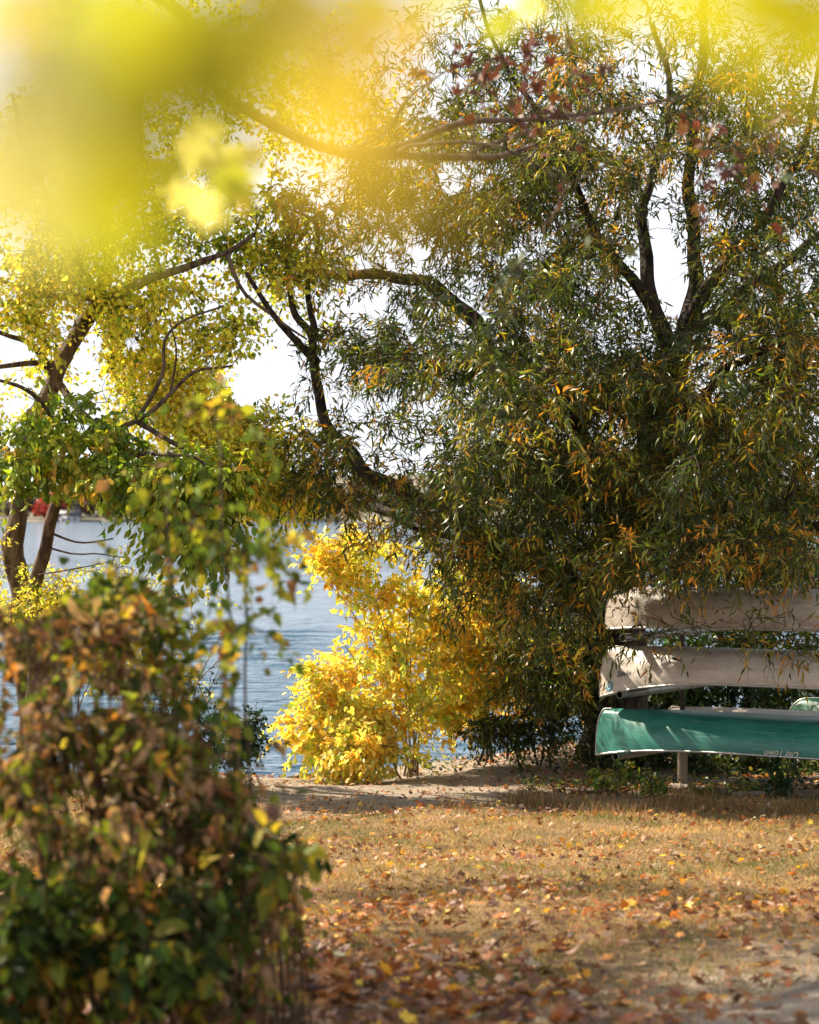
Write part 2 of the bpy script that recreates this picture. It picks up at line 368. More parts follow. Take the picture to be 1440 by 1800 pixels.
t.links.new(ad.outputs[0], b.inputs['Height']); t.links.new(b.outputs[0], p.inputs['Normal']); p.inputs['Roughness'].default_value = .95; p.inputs['Specular IOR Level'].default_value = .15
tag(mesh('ground', V, [Q], m, col=cc.reshape(-1, 3)), kind='structure')

# ------------------------------------------------------------------ lake with real ripples near the bank
m, t, p, out = newmat('water')
p.inputs['Base Color'].default_value = (.040, .095, .15, 1); p.inputs['Roughness'].default_value = .08; p.inputs['IOR'].default_value = 1.33
tc = t.nodes.new('ShaderNodeTexCoord'); mp = t.nodes.new('ShaderNodeMapping'); mp.inputs['Scale'].default_value = (.55, 1, 1); mp.inputs['Rotation'].default_value = (0, 0, .12)
hs = []
for s, a in ((1.3, 1.0), (4.0, .60), (11, .24)):
    n = t.nodes.new('ShaderNodeTexNoise'); n.inputs['Scale'].default_value = s; n.inputs['Detail'].default_value = 3; t.links.new(mp.outputs[0], n.inputs['Vector'])
    k = t.nodes.new('ShaderNodeMath'); k.operation = 'MULTIPLY'; k.inputs[1].default_value = a; t.links.new(n.outputs['Fac'], k.inputs[0]); hs.append(k)
a1 = t.nodes.new('ShaderNodeMath'); a2 = t.nodes.new('ShaderNodeMath')
t.links.new(tc.outputs['Object'], mp.inputs[0])
t.links.new(hs[0].outputs[0], a1.inputs[0]); t.links.new(hs[1].outputs[0], a1.inputs[1]); t.links.new(a1.outputs[0], a2.inputs[0]); t.links.new(hs[2].outputs[0], a2.inputs[1])
b = t.nodes.new('ShaderNodeBump'); b.inputs['Strength'].default_value = 1; b.inputs['Distance'].default_value = .16
t.links.new(a2.outputs[0], b.inputs['Height']); t.links.new(b.outputs[0], p.inputs['Normal'])
wx = axis([(-1200, -60, 8), (-60, -14, 40), (-14, 5, 150), (5, 60, 30), (60, 1200, 8)])
wy = axis([(27.5, 75, 420), (75, 160, 120), (160, 1000, 20)])
X, Y = np.meshgrid(wx, wy)
amp = np.clip((160-Y)/90, 0, 1)*np.clip((40-np.abs(X+4))/20, 0, 1)
Z = amp*(.018*np.sin(Y*7.5+X*1.3+1.5*np.sin(X*.8))+.022*np.sin(Y*4.6-X*1.1+1.2*np.sin(X*.5+Y*.3))+.02*np.sin(Y*2.7+X*.5+np.sin(X*.9)))
V = np.stack([X, Y, Z], -1).reshape(-1, 3); ny, nx = X.shape
ii = np.arange(ny*nx).reshape(ny, nx); Q = np.stack([ii[:-1, :-1], ii[:-1, 1:], ii[1:, 1:], ii[1:, :-1]], -1).reshape(-1, 4)
tag(mesh('lake_water', V, [Q], m), kind='structure')

# ------------------------------------------------------------------ far shore
xs = np.linspace(-1400, 1400, 180); ys = axis([(850, 900, 4), (900, 1500, 30), (1500, 3200, 8)])
X, Y = np.meshgrid(xs, ys)
Z = -1.5+np.clip((Y-880)/25, 0, 1)*2.6+np.clip((Y-920)/500, 0, 1)**1.2*(16+9*np.sin(X*.006+.5)+5*np.sin(X*.017+2))
V = np.stack([X, Y, Z], -1).reshape(-1, 3); ny, nx = X.shape
ii = np.arange(ny*nx).reshape(ny, nx); Q = np.stack([ii[:-1, :-1], ii[:-1, 1:], ii[1:, 1:], ii[1:, :-1]], -1).reshape(-1, 4)
tag(mesh('far_shore', V, [Q], noisy('far_land', (.09, .10, .06), (.24, .20, .14), .03, .95)), kind='structure')
def shore_z(x, y): return -1.5+min(max((y-880)/25, 0), 1)*2.6+min(max((y-920)/500, 0), 1)**1.2*(16+9*math.sin(x*.006+.5)+5*math.sin(x*.017+2))
FP = [(.30, (.020, .045, .035)), (.5, (.035, .06, .035)), (.66, (.10, .085, .04)), (.8, (.20, .13, .05)), (1.1, (.17, .15, .12))]  # bluish muted tones put the distance haze into the leaf colour
def far_crowns(specs):
    Ps, Cs, Ls = [], [], []
    for (x, y, h, r, t_) in specs:
        n = 150; u = rand_unit(n)*rng.random((n, 1))**.4
        z0 = shore_z(x, y); P = np.array([x, y, z0+h*.55])+u*np.array([r, r, h*.45])
        if t_ < .3: P[:, :2] = np.array([x, y])+(P[:, :2]-[x, y])*np.clip(1.15-(P[:, 2:3]-z0)/h, .1, 1)
        Ps.append(P); Cs.append(palette(FP, np.clip(np.full(n, t_)+rng.normal(0, .04, n), 0, 1), n)); Ls.append(np.full(n, r*.42))
    P = np.concatenate(Ps); C = np.concatenate(Cs); L = np.concatenate(Ls); n = len(P)
    return leaf_arrays(P, rand_unit(n), rand_unit(n), L, L*.9, C, 'oval')
sp = []
for i in range(520):
    y = 900+abs(rng.normal(0, 130)); x = rng.uniform(-420, 330); sp.append((x, y, rng.uniform(7, 14), rng.uniform(3, 6), rng.random()))
for i in range(26): sp.append((rng.uniform(-52, -36), rng.uniform(898, 915), rng.uniform(9, 13), rng.uniform(2.4, 3.6), .12))
V, fs, cc = far_crowns(sp)
tag(mesh('far_wood', V, fs, M_litter, col=cc), kind='stuff', label='wood along the far lake shore, leaf colours blue green with painted haze')
FP = [(1.1, (.42, .07, .05))]
V, fs, cc = far_crowns([(-131, 902, 11, 6, .6), (-126, 905, 9, 5, .6), (-137, 904, 8, 4, .6)])
rt = empty('maple_tree', (-131, 902, shore_z(-131, 902)))
tag(rt, 'red autumn maple on the far shore seen between the two left trunks', 'tree')
mesh('foliage', V, fs, M_litter, rt, col=cc)
C = spline([(-131, 902, shore_z(-131, 902)-.3), (-131, 902, 4), (-131.3, 902, 8)], 6); V, fs = tubes(C[None], np.linspace(.4, .15, 6)[None], 7); mesh('trunk', V, fs, M_bark_l, rt)
FP = [(1.1, (.36, .13, .05))]
V, fs, cc = far_crowns([(-58, 899, 7, 3.2, .6)])
rt = empty('orange_tree', (-58, 899, shore_z(-58, 899)))
tag(rt, 'small orange brown tree at the water on the far shore beside dark conifers', 'tree')
mesh('foliage', V, fs, M_litter, rt, col=cc)
C = spline([(-58, 899, shore_z(-58, 899)-.3), (-58, 899, 3), (-58, 899, 5)], 6); V, fs = tubes(C[None], np.linspace(.3, .1, 6)[None], 7); mesh('trunk', V, fs, M_bark_l, rt)
# two small far houses
def far_house(x, y, wd, h, mat, label):
    z = shore_z(x, y); e = empty('lake_house', (x, y, z)); tag(e, label, 'house')
    V, fs = box((x, y, z+h/2-.5), (wd, wd*.7, h+1)); mesh('wall', V, fs, mat, e, smooth=False)
    a, b_, hh = wd/2+.5, wd*.35+.5, z+h
    V = np.array([[x-a, y-b_, hh], [x+a, y-b_, hh], [x+a, y+b_, hh], [x-a, y+b_, hh], [x-a, y, hh+wd*.3], [x+a, y, hh+wd*.3]])
    mesh('roof', V, [np.array([[0, 1, 5, 4], [2, 3, 4, 5], [0, 3, 2, 1]]), np.array([[0, 4, 3], [1, 2, 5]])], noisy('roof_grey', (.07, .07, .08), (.12, .11, .11), 1), e, smooth=False)
    for k in (-1, 0, 1):
        V, fs = box((x+k*wd*.3, y-wd*.35-.04, z+h*.55), (wd*.12, .1, h*.3)); mesh('window', V, fs, noisy('far_glass', (.02, .03, .04), (.04, .05, .06), 2, .2), e, smooth=False)
far_house(-44, 896, 6.5, 2.6, noisy('wall_pink', (.42, .30, .27), (.5, .36, .32), 1), 'low pinkish house at the far waterline below dark conifers')
far_house(-125, 890, 7, 2.6, noisy('wall_pale', (.5, .45, .5), (.6, .55, .58), 1), 'pale house at the far waterline below the red maple')

# ------------------------------------------------------------------ canoes
YAW = R(-35); U = np.array([math.cos(YAW), math.sin(YAW), 0]); Vv = np.array([-math.sin(YAW), math.cos(YAW), 0])
class Hull:
    def __init__(s, L=4.9, B=.44, D=.33, S=.20, rk=.035, pw=2.4, endr=.05):
        s.L, s.B, s.D, s.S, s.rk, s.pw, s.endr = L, B, D, S, rk, pw, endr
    def prof(s, t):
        a = np.abs(t); b = s.B*np.clip(1-a**2.1, 0, 1)**.85
        zs = s.D+s.S*a**3.2                       # gunwale height above keel line (upright)
        e = np.clip((a-(1-s.endr))/s.endr, 0, 1)
        zk = s.rk*a**4; zk = zk+(zs-zk)*.93*(1-np.sqrt(np.clip(1-e**2.2, 0, 1)))
        return b, zs, zk
    def y_at(s, t, h):   # h 0 keel .. 1 gunwale: half-breadth
        b, zs, zk = s.prof(t); a = np.abs(t); p = s.pw-1.3*a**3     # fine at the ends
        return b*np.clip(1-(1-h)**p, 0, 1)**(1/p)
    def local(s, t, h, side, off=0.0):
        b, zs, zk = s.prof(t); y = s.y_at(t, h); z = -(zk+(zs-zk)*h)     # keel at z=0 pointing up
        x = (t+1)*s.L/2-.07*np.abs(t)**10*(t > 0)*(1-h)*-1*0
        return np.stack([x, side*(y+off), z], -1)
def make_canoe(bow, zk_top, hull, name, label, mhull, mrail, group, yaw=YAW, decal=None):
    root = empty(name, (bow[0], bow[1], zk_top), yaw); tag(root, label, 'canoe', group)
    a = np.concatenate([np.linspace(0, hull.endr, 14)**1.0, np.linspace(hull.endr, 1, 40)[1:]])
    t = np.concatenate([-1+a, (1-a[::-1])[1:]]); n = len(t)
    hh = np.sin(np.linspace(0, 1, 15)*np.pi/2)**1.0; hh = np.concatenate([-hh[::-1], hh[1:]]); k = len(hh)
    T, H = np.meshgrid(t, hh, indexing='ij')
    Vh = np.where((H < 0)[..., None], hull.local(T, np.abs(H), -1), hull.local(T, np.abs(H), 1))
    # long shallow dents so the shell is not perfect
    dent = np.array([mnoise.noise((v[0]*1.6, v[1]*2+bow[1], v[2]*3)) for v in Vh.reshape(-1, 3)]).reshape(n, k)
    Vh[..., 1] += dent*.008*np.sign(H)*(np.abs(T) < .97)
    ii = np.arange(n*k).reshape(n, k); Q = np.stack([ii[:-1, :-1], ii[:-1, 1:], ii[1:, 1:], ii[1:, :-1]], -1).reshape(-1, 4)
    o = lmesh('hull', Vh.reshape(-1, 3), [Q], mhull, root)
    sm = o.modifiers.new('shell', 'SOLIDIFY'); sm.thickness = .008; sm.offset = 0
    for sd in (-1, 1):
        tt = np.linspace(-.999, .999, 60); P = hull.local(tt, np.ones(60), sd)
        V, fs = tubes(P[None], np.full((1, 60), .013), 8); lmesh('gunwale', V, fs, mrail, root)
    for e in (-1, 1):    # end deck
        tt = np.linspace(.90, .995, 6)*e; A = hull.local(tt, np.ones(6), -1); B = hull.local(tt, np.ones(6), 1)
        A[:, 2] += .012; B[:, 2] += .012
        V = np.concatenate([A, B]); f = np.array([[i, i+1, i+7, i+6] for i in range(5)]); lmesh('deck_plate', V, [f], mrail, root)
    for tq, wd in ((-.12, .05), (.3, .05)):
        b_, zs, _ = hull.prof(np.array(tq)); V, fs = box(((tq+1)*hull.L/2, 0, -float(zs)+.015), (wd, 2*float(b_), .02)); lmesh('thwart', V, fs, M_wood, root, smooth=False)
    for tq in (-.58, .55):
        b_, zs, _ = hull.prof(np.array(tq)); V, fs = box(((tq+1)*hull.L/2, 0, -float(zs)+.06), (.24, 2*float(b_)*.9, .02)); lmesh('seat', V, fs, M_wood, root, smooth=False)
    # stem band along the bow
    tt = -1+np.linspace(0, hull.endr*1.6, 22); P = hull.local(tt, np.zeros(22), 0); P[:, 0] -= .004; P[:, 2] += .003
    g0 = hull.local(np.array([-1.0]), np.ones(1), 0); P = np.concatenate([g0, P]); V, fs = tubes(P[None], np.full((1, 23), .007), 6); lmesh('stem_band', V, fs, mrail, root)
    return root
def hull_decal(root, hull, name, body, s0, h0, size, mat, shear=0.25, flip=True, side=-1, length=None, off=.011):
    cu = bpy.data.curves.new(name, 'FONT'); cu.body = body; cu.size = 1; cu.shear = shear; cu.offset = .012
    ob = bpy.data.objects.new(name, cu); COL.objects.link(ob); dg = bpy.context.evaluated_depsgraph_get()
    me0 = bpy.data.meshes.new_from_object(ob.evaluated_get(dg)); bpy.data.objects.remove(ob)
    v = np.array([tuple(q.co) for q in me0.vertices]); v[:, :2] -= (v[:, :2].min(0)+v[:, :2].max(0))/2
    wdt = np.ptp(v[:, 0]); sx = (length/wdt) if length else size
    a = v[:, 0]*sx; b_ = v[:, 1]*size
    if flip: a, b_ = -a, -b_
    t = (s0+a)/(hull.L/2)-1; _, zs, zk = hull.prof(t); h = np.clip(h0-b_/(zs-zk), 0, 1)   # h grows downward on the upturned hull
    P = hull.local(t, h, side, off)
    me = bpy.data.meshes.new(name); me.from_pydata([tuple(q) for q in P], [], [tuple(p_.vertices) for p_ in me0.polygons]); me.materials.append(mat)
    o = bpy.data.objects.new(name, me); COL.objects.link(o); o.parent = root; return o
def hull_mat(name, c1, c2, scr, grime, rough):
    m = noisy(name, c1, c2, 4, rough, bump=.05, stretch=(.6, 1, 1.8)); t = m.node_tree; p = t.nodes['Principled BSDF']; src = p.inputs['Base Color'].links[0].from_socket
    tc = t.nodes.new('ShaderNodeTexCoord'); last = src
    for sc, st, lo, hi, col, amt in ((7, (.25, 1, 9), .60, .68, scr, .55), (30, (.12, 1, 3), .62, .66, scr, .6), (2.2, (1, 1, 1.5), .5, .72, grime, .6), (45, (1, 1, 1), .66, .72, grime, .7)):
        mp = t.nodes.new('ShaderNodeMapping'); mp.inputs['Scale'].default_value = st; mp.inputs['Rotation'].default_value = (0, .06*sc % .3, 0); n = t.nodes.new('ShaderNodeTexNoise'); n.inputs['Scale'].default_value = sc; n.inputs['Detail'].default_value = 5
        r = t.nodes.new('ShaderNodeMapRange'); r.inputs['From Min'].default_value = lo; r.inputs['From Max'].default_value = hi; r.inputs['To Max'].default_value = amt
        x = t.nodes.new('ShaderNodeMix'); x.data_type = 'RGBA'; x.inputs['B'].default_value = (*col, 1)
        t.links.new(tc.outputs['Object'], mp.inputs[0]); t.links.new(mp.outputs[0], n.inputs['Vector']); t.links.new(n.outputs['Fac'], r.inputs['Value']); t.links.new(r.outputs[0], x.inputs['Factor']); t.links.new(last, x.inputs['A']); last = x.outputs['Result']
    t.links.new(last, p.inputs['Base Color']); return m
M_green = hull_mat('canoe_green', (.012, .15, .11), (.04, .24, .185), (.14, .30, .25), (.015, .06, .045), .34)
M_green2 = hull_mat('canoe_dark_green', (.008, .08, .04), (.02, .13, .065), (.1, .22, .15), (.02, .05, .03), .34)
M_cream = hull_mat('canoe_cream', (.48, .41, .34), (.66, .59, .51), (.76, .72, .66), (.26, .20, .14), .42)
M_cream2 = hull_mat('canoe_weathered_cream', (.36, .30, .245), (.60, .52, .44), (.68, .62, .55), (.20, .15, .10), .5)
M_alu = noisy('rail_aluminium', (.45, .43, .41), (.62, .60, .57), 9, .38, metal=.8)
M_wood = noisy('weathered_wood', (.13, .10, .075), (.30, .25, .20), 12, .8, bump=.4, stretch=(1, 1, .12))
M_pipe = noisy('galvanised_pipe', (.16, .16, .14), (.34, .33, .30), 12, .5, metal=.5)
M_steel = noisy('dark_steel', (.03, .03, .03), (.07, .06, .05), 12, .6, metal=.3)
M_ink = noisy('ink', (.03, .04, .05), (.05, .06, .07), 4, .6)
M_gold = noisy('lettering_cream', (.55, .50, .38), (.68, .62, .5), 40, .6)
M_blue = noisy('sticker_blue', (.06, .26, .38), (.10, .36, .48), 30, .5)
M_white = noisy('sticker_white', (.6, .65, .68), (.7, .75, .78), 30, .5)
GRP = 'canoes stored upside down on the rack'
b0 = W(1048, 0, 25.0)
hg = Hull(D=.36, S=.15, endr=.05); hm = Hull(D=.33, S=.22, endr=.06, B=.45); ht = Hull(D=.38, S=.07, endr=.07, B=.46)
c_g = make_canoe((b0.x, 25.0), CAMZ-(1240-900)/F*25, hg, 'canoe', 'green upside down canoe, the lowest and nearest on the rack', M_green, M_alu, GRP)
b1 = W(1055, 0, 24.9)
c_m = make_canoe((b1.x, 24.9), CAMZ-(1131-900)/F*24.9, hm, 'canoe', 'cream upside down canoe with dark writing and a round blue sticker, middle of the stack', M_cream, M_alu, GRP)
b2 = W(1064, 0, 24.9)
c_t = make_canoe((b2.x, 24.9), CAMZ-(1029-900)/F*24.9, ht, 'canoe', 'weathered cream upside down canoe on top of the stack', M_cream2, M_alu, GRP)
b3 = W(1166, 0, 26.1)
c_b = make_canoe((b3.x, 26.1), CAMZ-(1237-900)/F*26.1, Hull(D=.34, S=.14), 'canoe', 'pale cream hull just showing behind the top of the lowest green canoe', M_cream, M_alu, GRP)
b4 = W(1380, 0, 27.0)
c_r = make_canoe((b4.x, 27.0), CAMZ-(1222-900)/F*27.0, Hull(D=.34, S=.12, endr=.12), 'canoe', 'dark green hull at the right edge under the middle cream canoe, behind the pale hull', M_green2, M_alu, GRP)
d_ = hull_decal(c_g, hg, 'lettering', 'Old Town', 2.33, .93, .085, M_gold, .45, True, -1, .37)
cu = None
d_ = hull_decal(c_m, hm, 'handwriting', 'Stinky', .37, .62, .085, M_ink, .3, False, -1, .21, .016)
def disc_decal(root, hull, name, s0, h0, r, mat, off):
    an = np.linspace(0, 2*np.pi, 25)[:-1]; a = np.concatenate([[0], r*np.cos(an)]); b_ = np.concatenate([[0], r*np.sin(an)])
    t = (s0+a)/(hull.L/2)-1; _, zs, zk = hull.prof(t); P = hull.local(t, np.clip(h0-b_/(zs-zk), 0, 1), -1, off)
    f = np.array([[0, 1+i, 1+(i+1) % 24] for i in range(24)]); return lmesh(name, P, [f], mat, root)
dd = disc_decal(c_m, hm, 'sticker', .16, .84, .050, M_blue, .010)
d_ = hull_decal(c_m, hm, 'sticker_ring', 'O', .16, .84, .075, M_white, 0, False, -1); 
for v in d_.data.vertices: v.co.y -= .005

# rack
rk = empty('canoe_rack', (b0.x+.41+.5, 25.45, float(g(b0.x+.9, 25.45)))); tag(rk, 'canoe rack with a round wooden post and grey pipe arms carrying the canoes', 'rack')
base = np.array([b0.x, 25.0, 0])
for s_ in (.52, 3.7):
    foot = base+U*s_+Vv*.9; gz = float(g(foot[0], foot[1]))
    P = np.array([foot+[0, 0, gz-.1], foot+[0, 0, gz+.2], foot+[0, 0, gz+.55]]); V, fs = tubes(np.array([foot+[0, 0, gz+.5], foot+[0, 0, 2.7]])[None], np.full((1, 2), .028), 10); mesh('upright', V, fs, M_steel, rk)
   
    V, fs = tubes(spline(P, 8)[None], np.full((1, 8), .054), 14); mesh('post', V, fs, M_wood, rk)
    for z_, near_ in ((CAMZ-(1329-900)/F*24.35, .50), (CAMZ-(1222-900)/F*24.3, .42), (CAMZ-(1122-900)/F*24.3, .36)):
        if s_ > 1: z_ += .13
        A = base+U*s_-Vv*near_+[0, 0, z_]; B = base+U*s_+Vv*2.2+[0, 0, z_+.02]
        nseg = 6; C = np.linspace(A, B, nseg); V1, f1 = tubes(C[None], np.full((1, nseg), .040), 16, False); V2, f2 = tubes(C[None], np.full((1, nseg), .033), 16, False)
        rim = np.array([[i, (i+1) % 16, nseg*16+(i+1) % 16, nseg*16+i] for i in range(16)])
        V, fs = merge([(V1, f1), (V2, [f[:, ::-1] for f in f2])]); fs = fs+[rim]; mesh('arm', V, fs, M_pipe, rk)

# timber edging lying by the rack
def log(pts, r, label, mat):
    P = spline(pts, 14); rr = r*(1+.15*rng.normal(size=14).cumsum()*.15); o = mesh('timber', *tubes(P[None], np.abs(rr)[None], 9), mat); tag(o, label, 'timber', 'timbers lying on the ground by the canoe rack')
def gp(px, d, dz=0.0): v = G(px, d); return (v.x, v.y, v.z+dz)
log([gp(1180, 25.0, .03), gp(1300, 24.3, .05), gp(1520, 24.0, .04)], .035, 'pale weathered timber lying in the leaves right of the rack post', M_wood)
log([gp(1290, 23.7, .03), gp(1360, 23.6, .04), gp(1600, 23.5, .03)], .03, 'pale timber in the leaves at the right edge, nearest the grass', M_wood)
log([gp(1225, 26.0, .04), gp(1330, 26.3, .06), gp(1480, 26.8, .05)], .025, 'thin grey pole in the shade beneath the green canoe', M_wood)

# ------------------------------------------------------------------ willow
def L_(*pts): return [W(*p) for p in pts]
wb = G(1085, 28.6)
WH = [(640, 1040, 120, 100, .8), (1280, 1240, 270, 90, .75), (1280, 1100, 270, 100, .55), (1100, 1190, 40, 40, .7), (1120, 1070, 80, 50, .5), (1090, 1290, 70, 60, .8), (1162, 440, 34, 85), (1195, 525, 28, 38), (650, 535, 62, 18), (735, 440, 40, 16), (490, 650, 42, 60), (700, 283, 24, 14), (860, 225, 20, 13), (1165, 330, 18, 30),
      (1340, 320, 16, 14), (120, 30, 20, 20), (1060, 590, 12, 20), (462, 560, 24, 24), (1130, 60, 18, 12), (740, 860, 20, 25, .6), (560, 950, 40, 60)]
PW = [(.20, (.020, .042, .008)), (.46, (.044, .078, .012)), (.68, (.105, .135, .018)), (.85, (.27, .26, .03)), (.94, (.52, .38, .04)), (1.1, (.56, .26, .025))]
_r = np.random.default_rng(21)
WH += [(_r.uniform(560, 1440), _r.uniform(0, 620), _r.uniform(7, 19), _r.uniform(8, 22), .85) for _ in range(90)]
WH += [(_r.uniform(480, 760), _r.uniform(420, 860), _r.uniform(12, 26), _r.uniform(10, 24), .85) for _ in range(16)]
willow_limbs = [
 ([(wb.x, wb.y, wb.z-.25), W(1085, 1240, 28.2), W(1080, 1090, 27.4), W(1110, 930, 26.6), W(1165, 760, 26.2), W(1190, 620, 26)], .50, .17),
 (L_((1190, 640, 26), (1150, 540, 26), (1132, 460, 26), (1128, 380, 26.2), (1145, 320, 26.4), (1180, 180, 26.6), (1150, 40, 27)), .10, .03),
 (L_((1150, 545, 26), (1095, 470, 25.6), (1040, 400, 25.2), (980, 260, 25), (930, 170, 25), (880, 95, 25.2), (830, -20, 25.4)), .065, .018),
 (L_((1190, 640, 26), (1215, 540, 26.3), (1222, 420, 26.4), (1215, 260, 26.6), (1240, 60, 27), (1230, -150, 27)), .11, .04),
 (L_((1205, 580, 26.2), (1260, 480, 25.8), (1330, 400, 25.2), (1390, 310, 25), (1425, 220, 25), (1450, 60, 25)), .085, .02),
 (L_((1110, 930, 26.6), (1000, 830, 26.2), (900, 680, 26), (830, 570, 26.2), (760, 505, 26.5), (680, 485, 26.8), (600, 490, 27), (550, 470, 27.2), (480, 445, 27.4), (420, 430, 27.5)), .13, .02),
 (L_((1060, 1090, 27.4), (950, 990, 26.6), (840, 930, 26), (740, 880, 25.8), (650, 830, 25.8), (590, 770, 26), (568, 700, 26.1), (545, 610, 26.3), (520, 545, 26.5), (512, 450, 26.6), (540, 380, 26.8)), .13, .02),
 (L_((560, 640, 26.2), (510, 590, 26.2), (460, 530, 26.2), (430, 480, 26.2)), .05, .02),
 (L_((555, 590, 26.3), (540, 500, 26.6), (560, 400, 26.7), (500, 360, 26.8)), .04, .015),
 (L_((800, 925, 26), (700, 900, 26.6), (600, 875, 27.2), (520, 872, 27.6), (450, 858, 27.9), (370, 828, 28)), .07, .03),
 (L_((1040, 1060, 27.2), (900, 985, 25.6), (830, 960, 25), (760, 935, 24.6), (690, 905, 24.2)), .06, .02),
 (L_((1110, 930, 26.6), (1230, 960, 25.4), (1340, 960, 24.4), (1440, 930, 23.6), (1560, 880, 23)), .12, .05),
 (L_((1060, 1090, 27.4), (1150, 1060, 26), (1250, 1010, 25), (1330, 960, 24), (1400, 850, 23)), .07, .03),
 (L_((1165, 760, 26.2), (1230, 700, 24.8), (1300, 640, 23.6), (1380, 600, 22.8)), .08, .03),
 (L_((1110, 930, 26.6), (1060, 830, 25), (1010, 730, 23.8), (960, 650, 23)), .08, .03),
 (L_((1205, 580, 26.2), (1300, 520, 27.2), (1420, 430, 28), (1560, 330, 28.5)), .09, .04),
]
BW = [(900, 720, 24.6, 300, 260, 3.2, 290), (1010, 900, 25.3, 300, 140, 3, 200, -.04), (1280, 780, 24.3, 260, 260, 3, 310, .03), (1330, 470, 25, 200, 200, 2.6, 140, .06),
      (980, 480, 25.4, 260, 220, 2.8, 210, .04), (1080, 220, 25.8, 300, 220, 3, 215, .10), (820, 230, 26.2, 230, 230, 2.6, 150, .08), (1380, 150, 26, 220, 220, 3, 130, .10),
      (640, 400, 26.8, 180, 140, 1.6, 100, .12), (640, 620, 26.4, 120, 130, 1.2, 60, .08), (600, 820, 25.8, 110, 110, 1.6, 70, .1), (560, 700, 26.2, 80, 150, 1.0, 34, .14), (700, 620, 25.6, 130, 90, 2, 50),
      (1040, -130, 26, 420, 160, 3, 55, .05), (1600, 500, 25.5, 180, 500, 3, 120),
      (1250, 990, 22.6, 240, 60, 1.3, 60, .14), (1120, 1040, 23.2, 160, 70, 1.2, 50, .05), (900, 1010, 24.2, 170, 90, 1.5, 75, .10), (960, 1150, 27.4, 120, 110, 1.2, 60, .1),
      (1000, 1220, 27.4, 110, 80, .8, 35, -.05), (1230, 1100, 22.9, 230, 40, .6, 64, .10), (1390, 1150, 22.4, 60, 50, .5, 16, .2), (1100, 1130, 23.4, 60, 50, .5, 16, .12), (720, 960, 25.6, 120, 60, 1.2, 40, .1),
      (1100, 800, 27.5, 330, 220, 1, 90, -.08), (1380, 640, 23, 100, 130, 1, 40, .2)]
build_tree('willow_tree', 'large dark green willow leaning over the canoes, orange leaves among the narrow green ones', 'tree', willow_limbs, BW,
  dict(bark=M_bark_w, sides=16, minh=1.3, twigs=8, twig_len=.40, droop=.42, leaves=11, leaf=(.115, .19), tpl='lance', pal=PW, spread=1.25, up=.15, lfol=.75, lgrav=.32, twig_r=.003, upcost=.3, floor=1.25, maxbr=4.5), holes=WH)

# ------------------------------------------------------------------ yellow shrub on the bank
def stems(base, tips, r0=.018, r1=.005, bow=.25, jit=.12):
    out = []
    for t_ in tips:
        b_ = np.array(base)+np.array([rng.normal(0, jit), rng.normal(0, jit), 0]); b_[2] = float(g(b_[0], b_[1]))-.05; t_ = np.array(t_)
        mid = b_*.45+t_*.55; mid[:2] = b_[:2]*.7+t_[:2]*.3; mid[2] += bow*.3
        out.append(([tuple(b_), tuple(b_*.7+mid*.3+rng.normal(0, .02, 3)), tuple(mid), tuple(t_)], r0, r1))
    return out
PY = [(.26, (.50, .60, .10)), (.56, (.84, .80, .20)), (.88, (.90, .68, .12)), (.95, (.84, .44, .04)), (1.1, (.78, .72, .26))]
yb = G(730, 28.2)
st_ = stems(yb, L_((560, 1000, 27.6), (640, 960, 28), (700, 950, 28), (600, 1130, 27.4), (570, 1250, 27.4), (660, 1060, 27), (760, 960, 28.4), (800, 1020, 28), (720, 1060, 27.2), (830, 1090, 28.4)))
YH = [(560, 1090, 42, 55), (520, 1110, 50, 60), (530, 1330, 14, 14)]
build_tree('yellow_shrub', 'bright yellow and lime leafed shrub at the bank edge in front of the lake', 'shrub', st_,
  [(640, 1010, 27.8, 100, 90, .9, 84), (585, 1250, 27.5, 90, 95, .7, 110), (545, 1310, 27.4, 40, 40, .3, 24), (840, 1100, 28.3, 80, 140, .5, 70, .1), (800, 1230, 28.2, 80, 70, .4, 34, .05), (560, 985, 27.7, 40, 30, .3, 14), (700, 1170, 27.8, 130, 150, .9, 100), (790, 1080, 28.2, 90, 150, .8, 70, .05), (590, 1000, 27.7, 50, 40, .4, 18), (545, 1210, 27.5, 28, 60, .3, 22), (640, 1320, 27.3, 90, 32, .5, 50, .05)],
  dict(bark=M_twig_p, flare=0, minh=.65, twigs=6, twig_len=.28, droop=.3, leaves=8, leaf=(.088, .52), tpl='oval', pal=PY, spread=.9, up=.15, lfol=.6, lgrav=.35, lmat=M_leaf_y, twig_mat=M_twig_p, maxbr=1.6, floor=.5, sides=7), holes=YH)
sb = G(870, 28.8)
st_ = stems(sb, L_((800, 1080, 28.6), (860, 1050, 28.6), (930, 1060, 28.6), (900, 1120, 28.2), (980, 1130, 28.4), (830, 1150, 28.4)), .022, .007)
PO = [(.16, (.20, .26, .03)), (.5, (.72, .64, .12)), (.8, (.86, .60, .09)), (1.1, (.72, .32, .05))]
build_tree('thicket_shrub', 'shrub with many dark stems and small gold leaves beside the willow trunk', 'shrub', st_,
  [(850, 1130, 28.6, 90, 120, .6, 60), (940, 1150, 28.8, 90, 120, .6, 60, .05), (900, 1240, 28.8, 90, 50, .5, 26)],
  dict(bark=M_bark_w, flare=0, minh=.9, twigs=5, twig_len=.25, droop=.3, leaves=7, leaf=(.06, .5), tpl='oval', pal=PO, lmat=M_leaf_y, maxbr=1.6, floor=.7, sides=8))
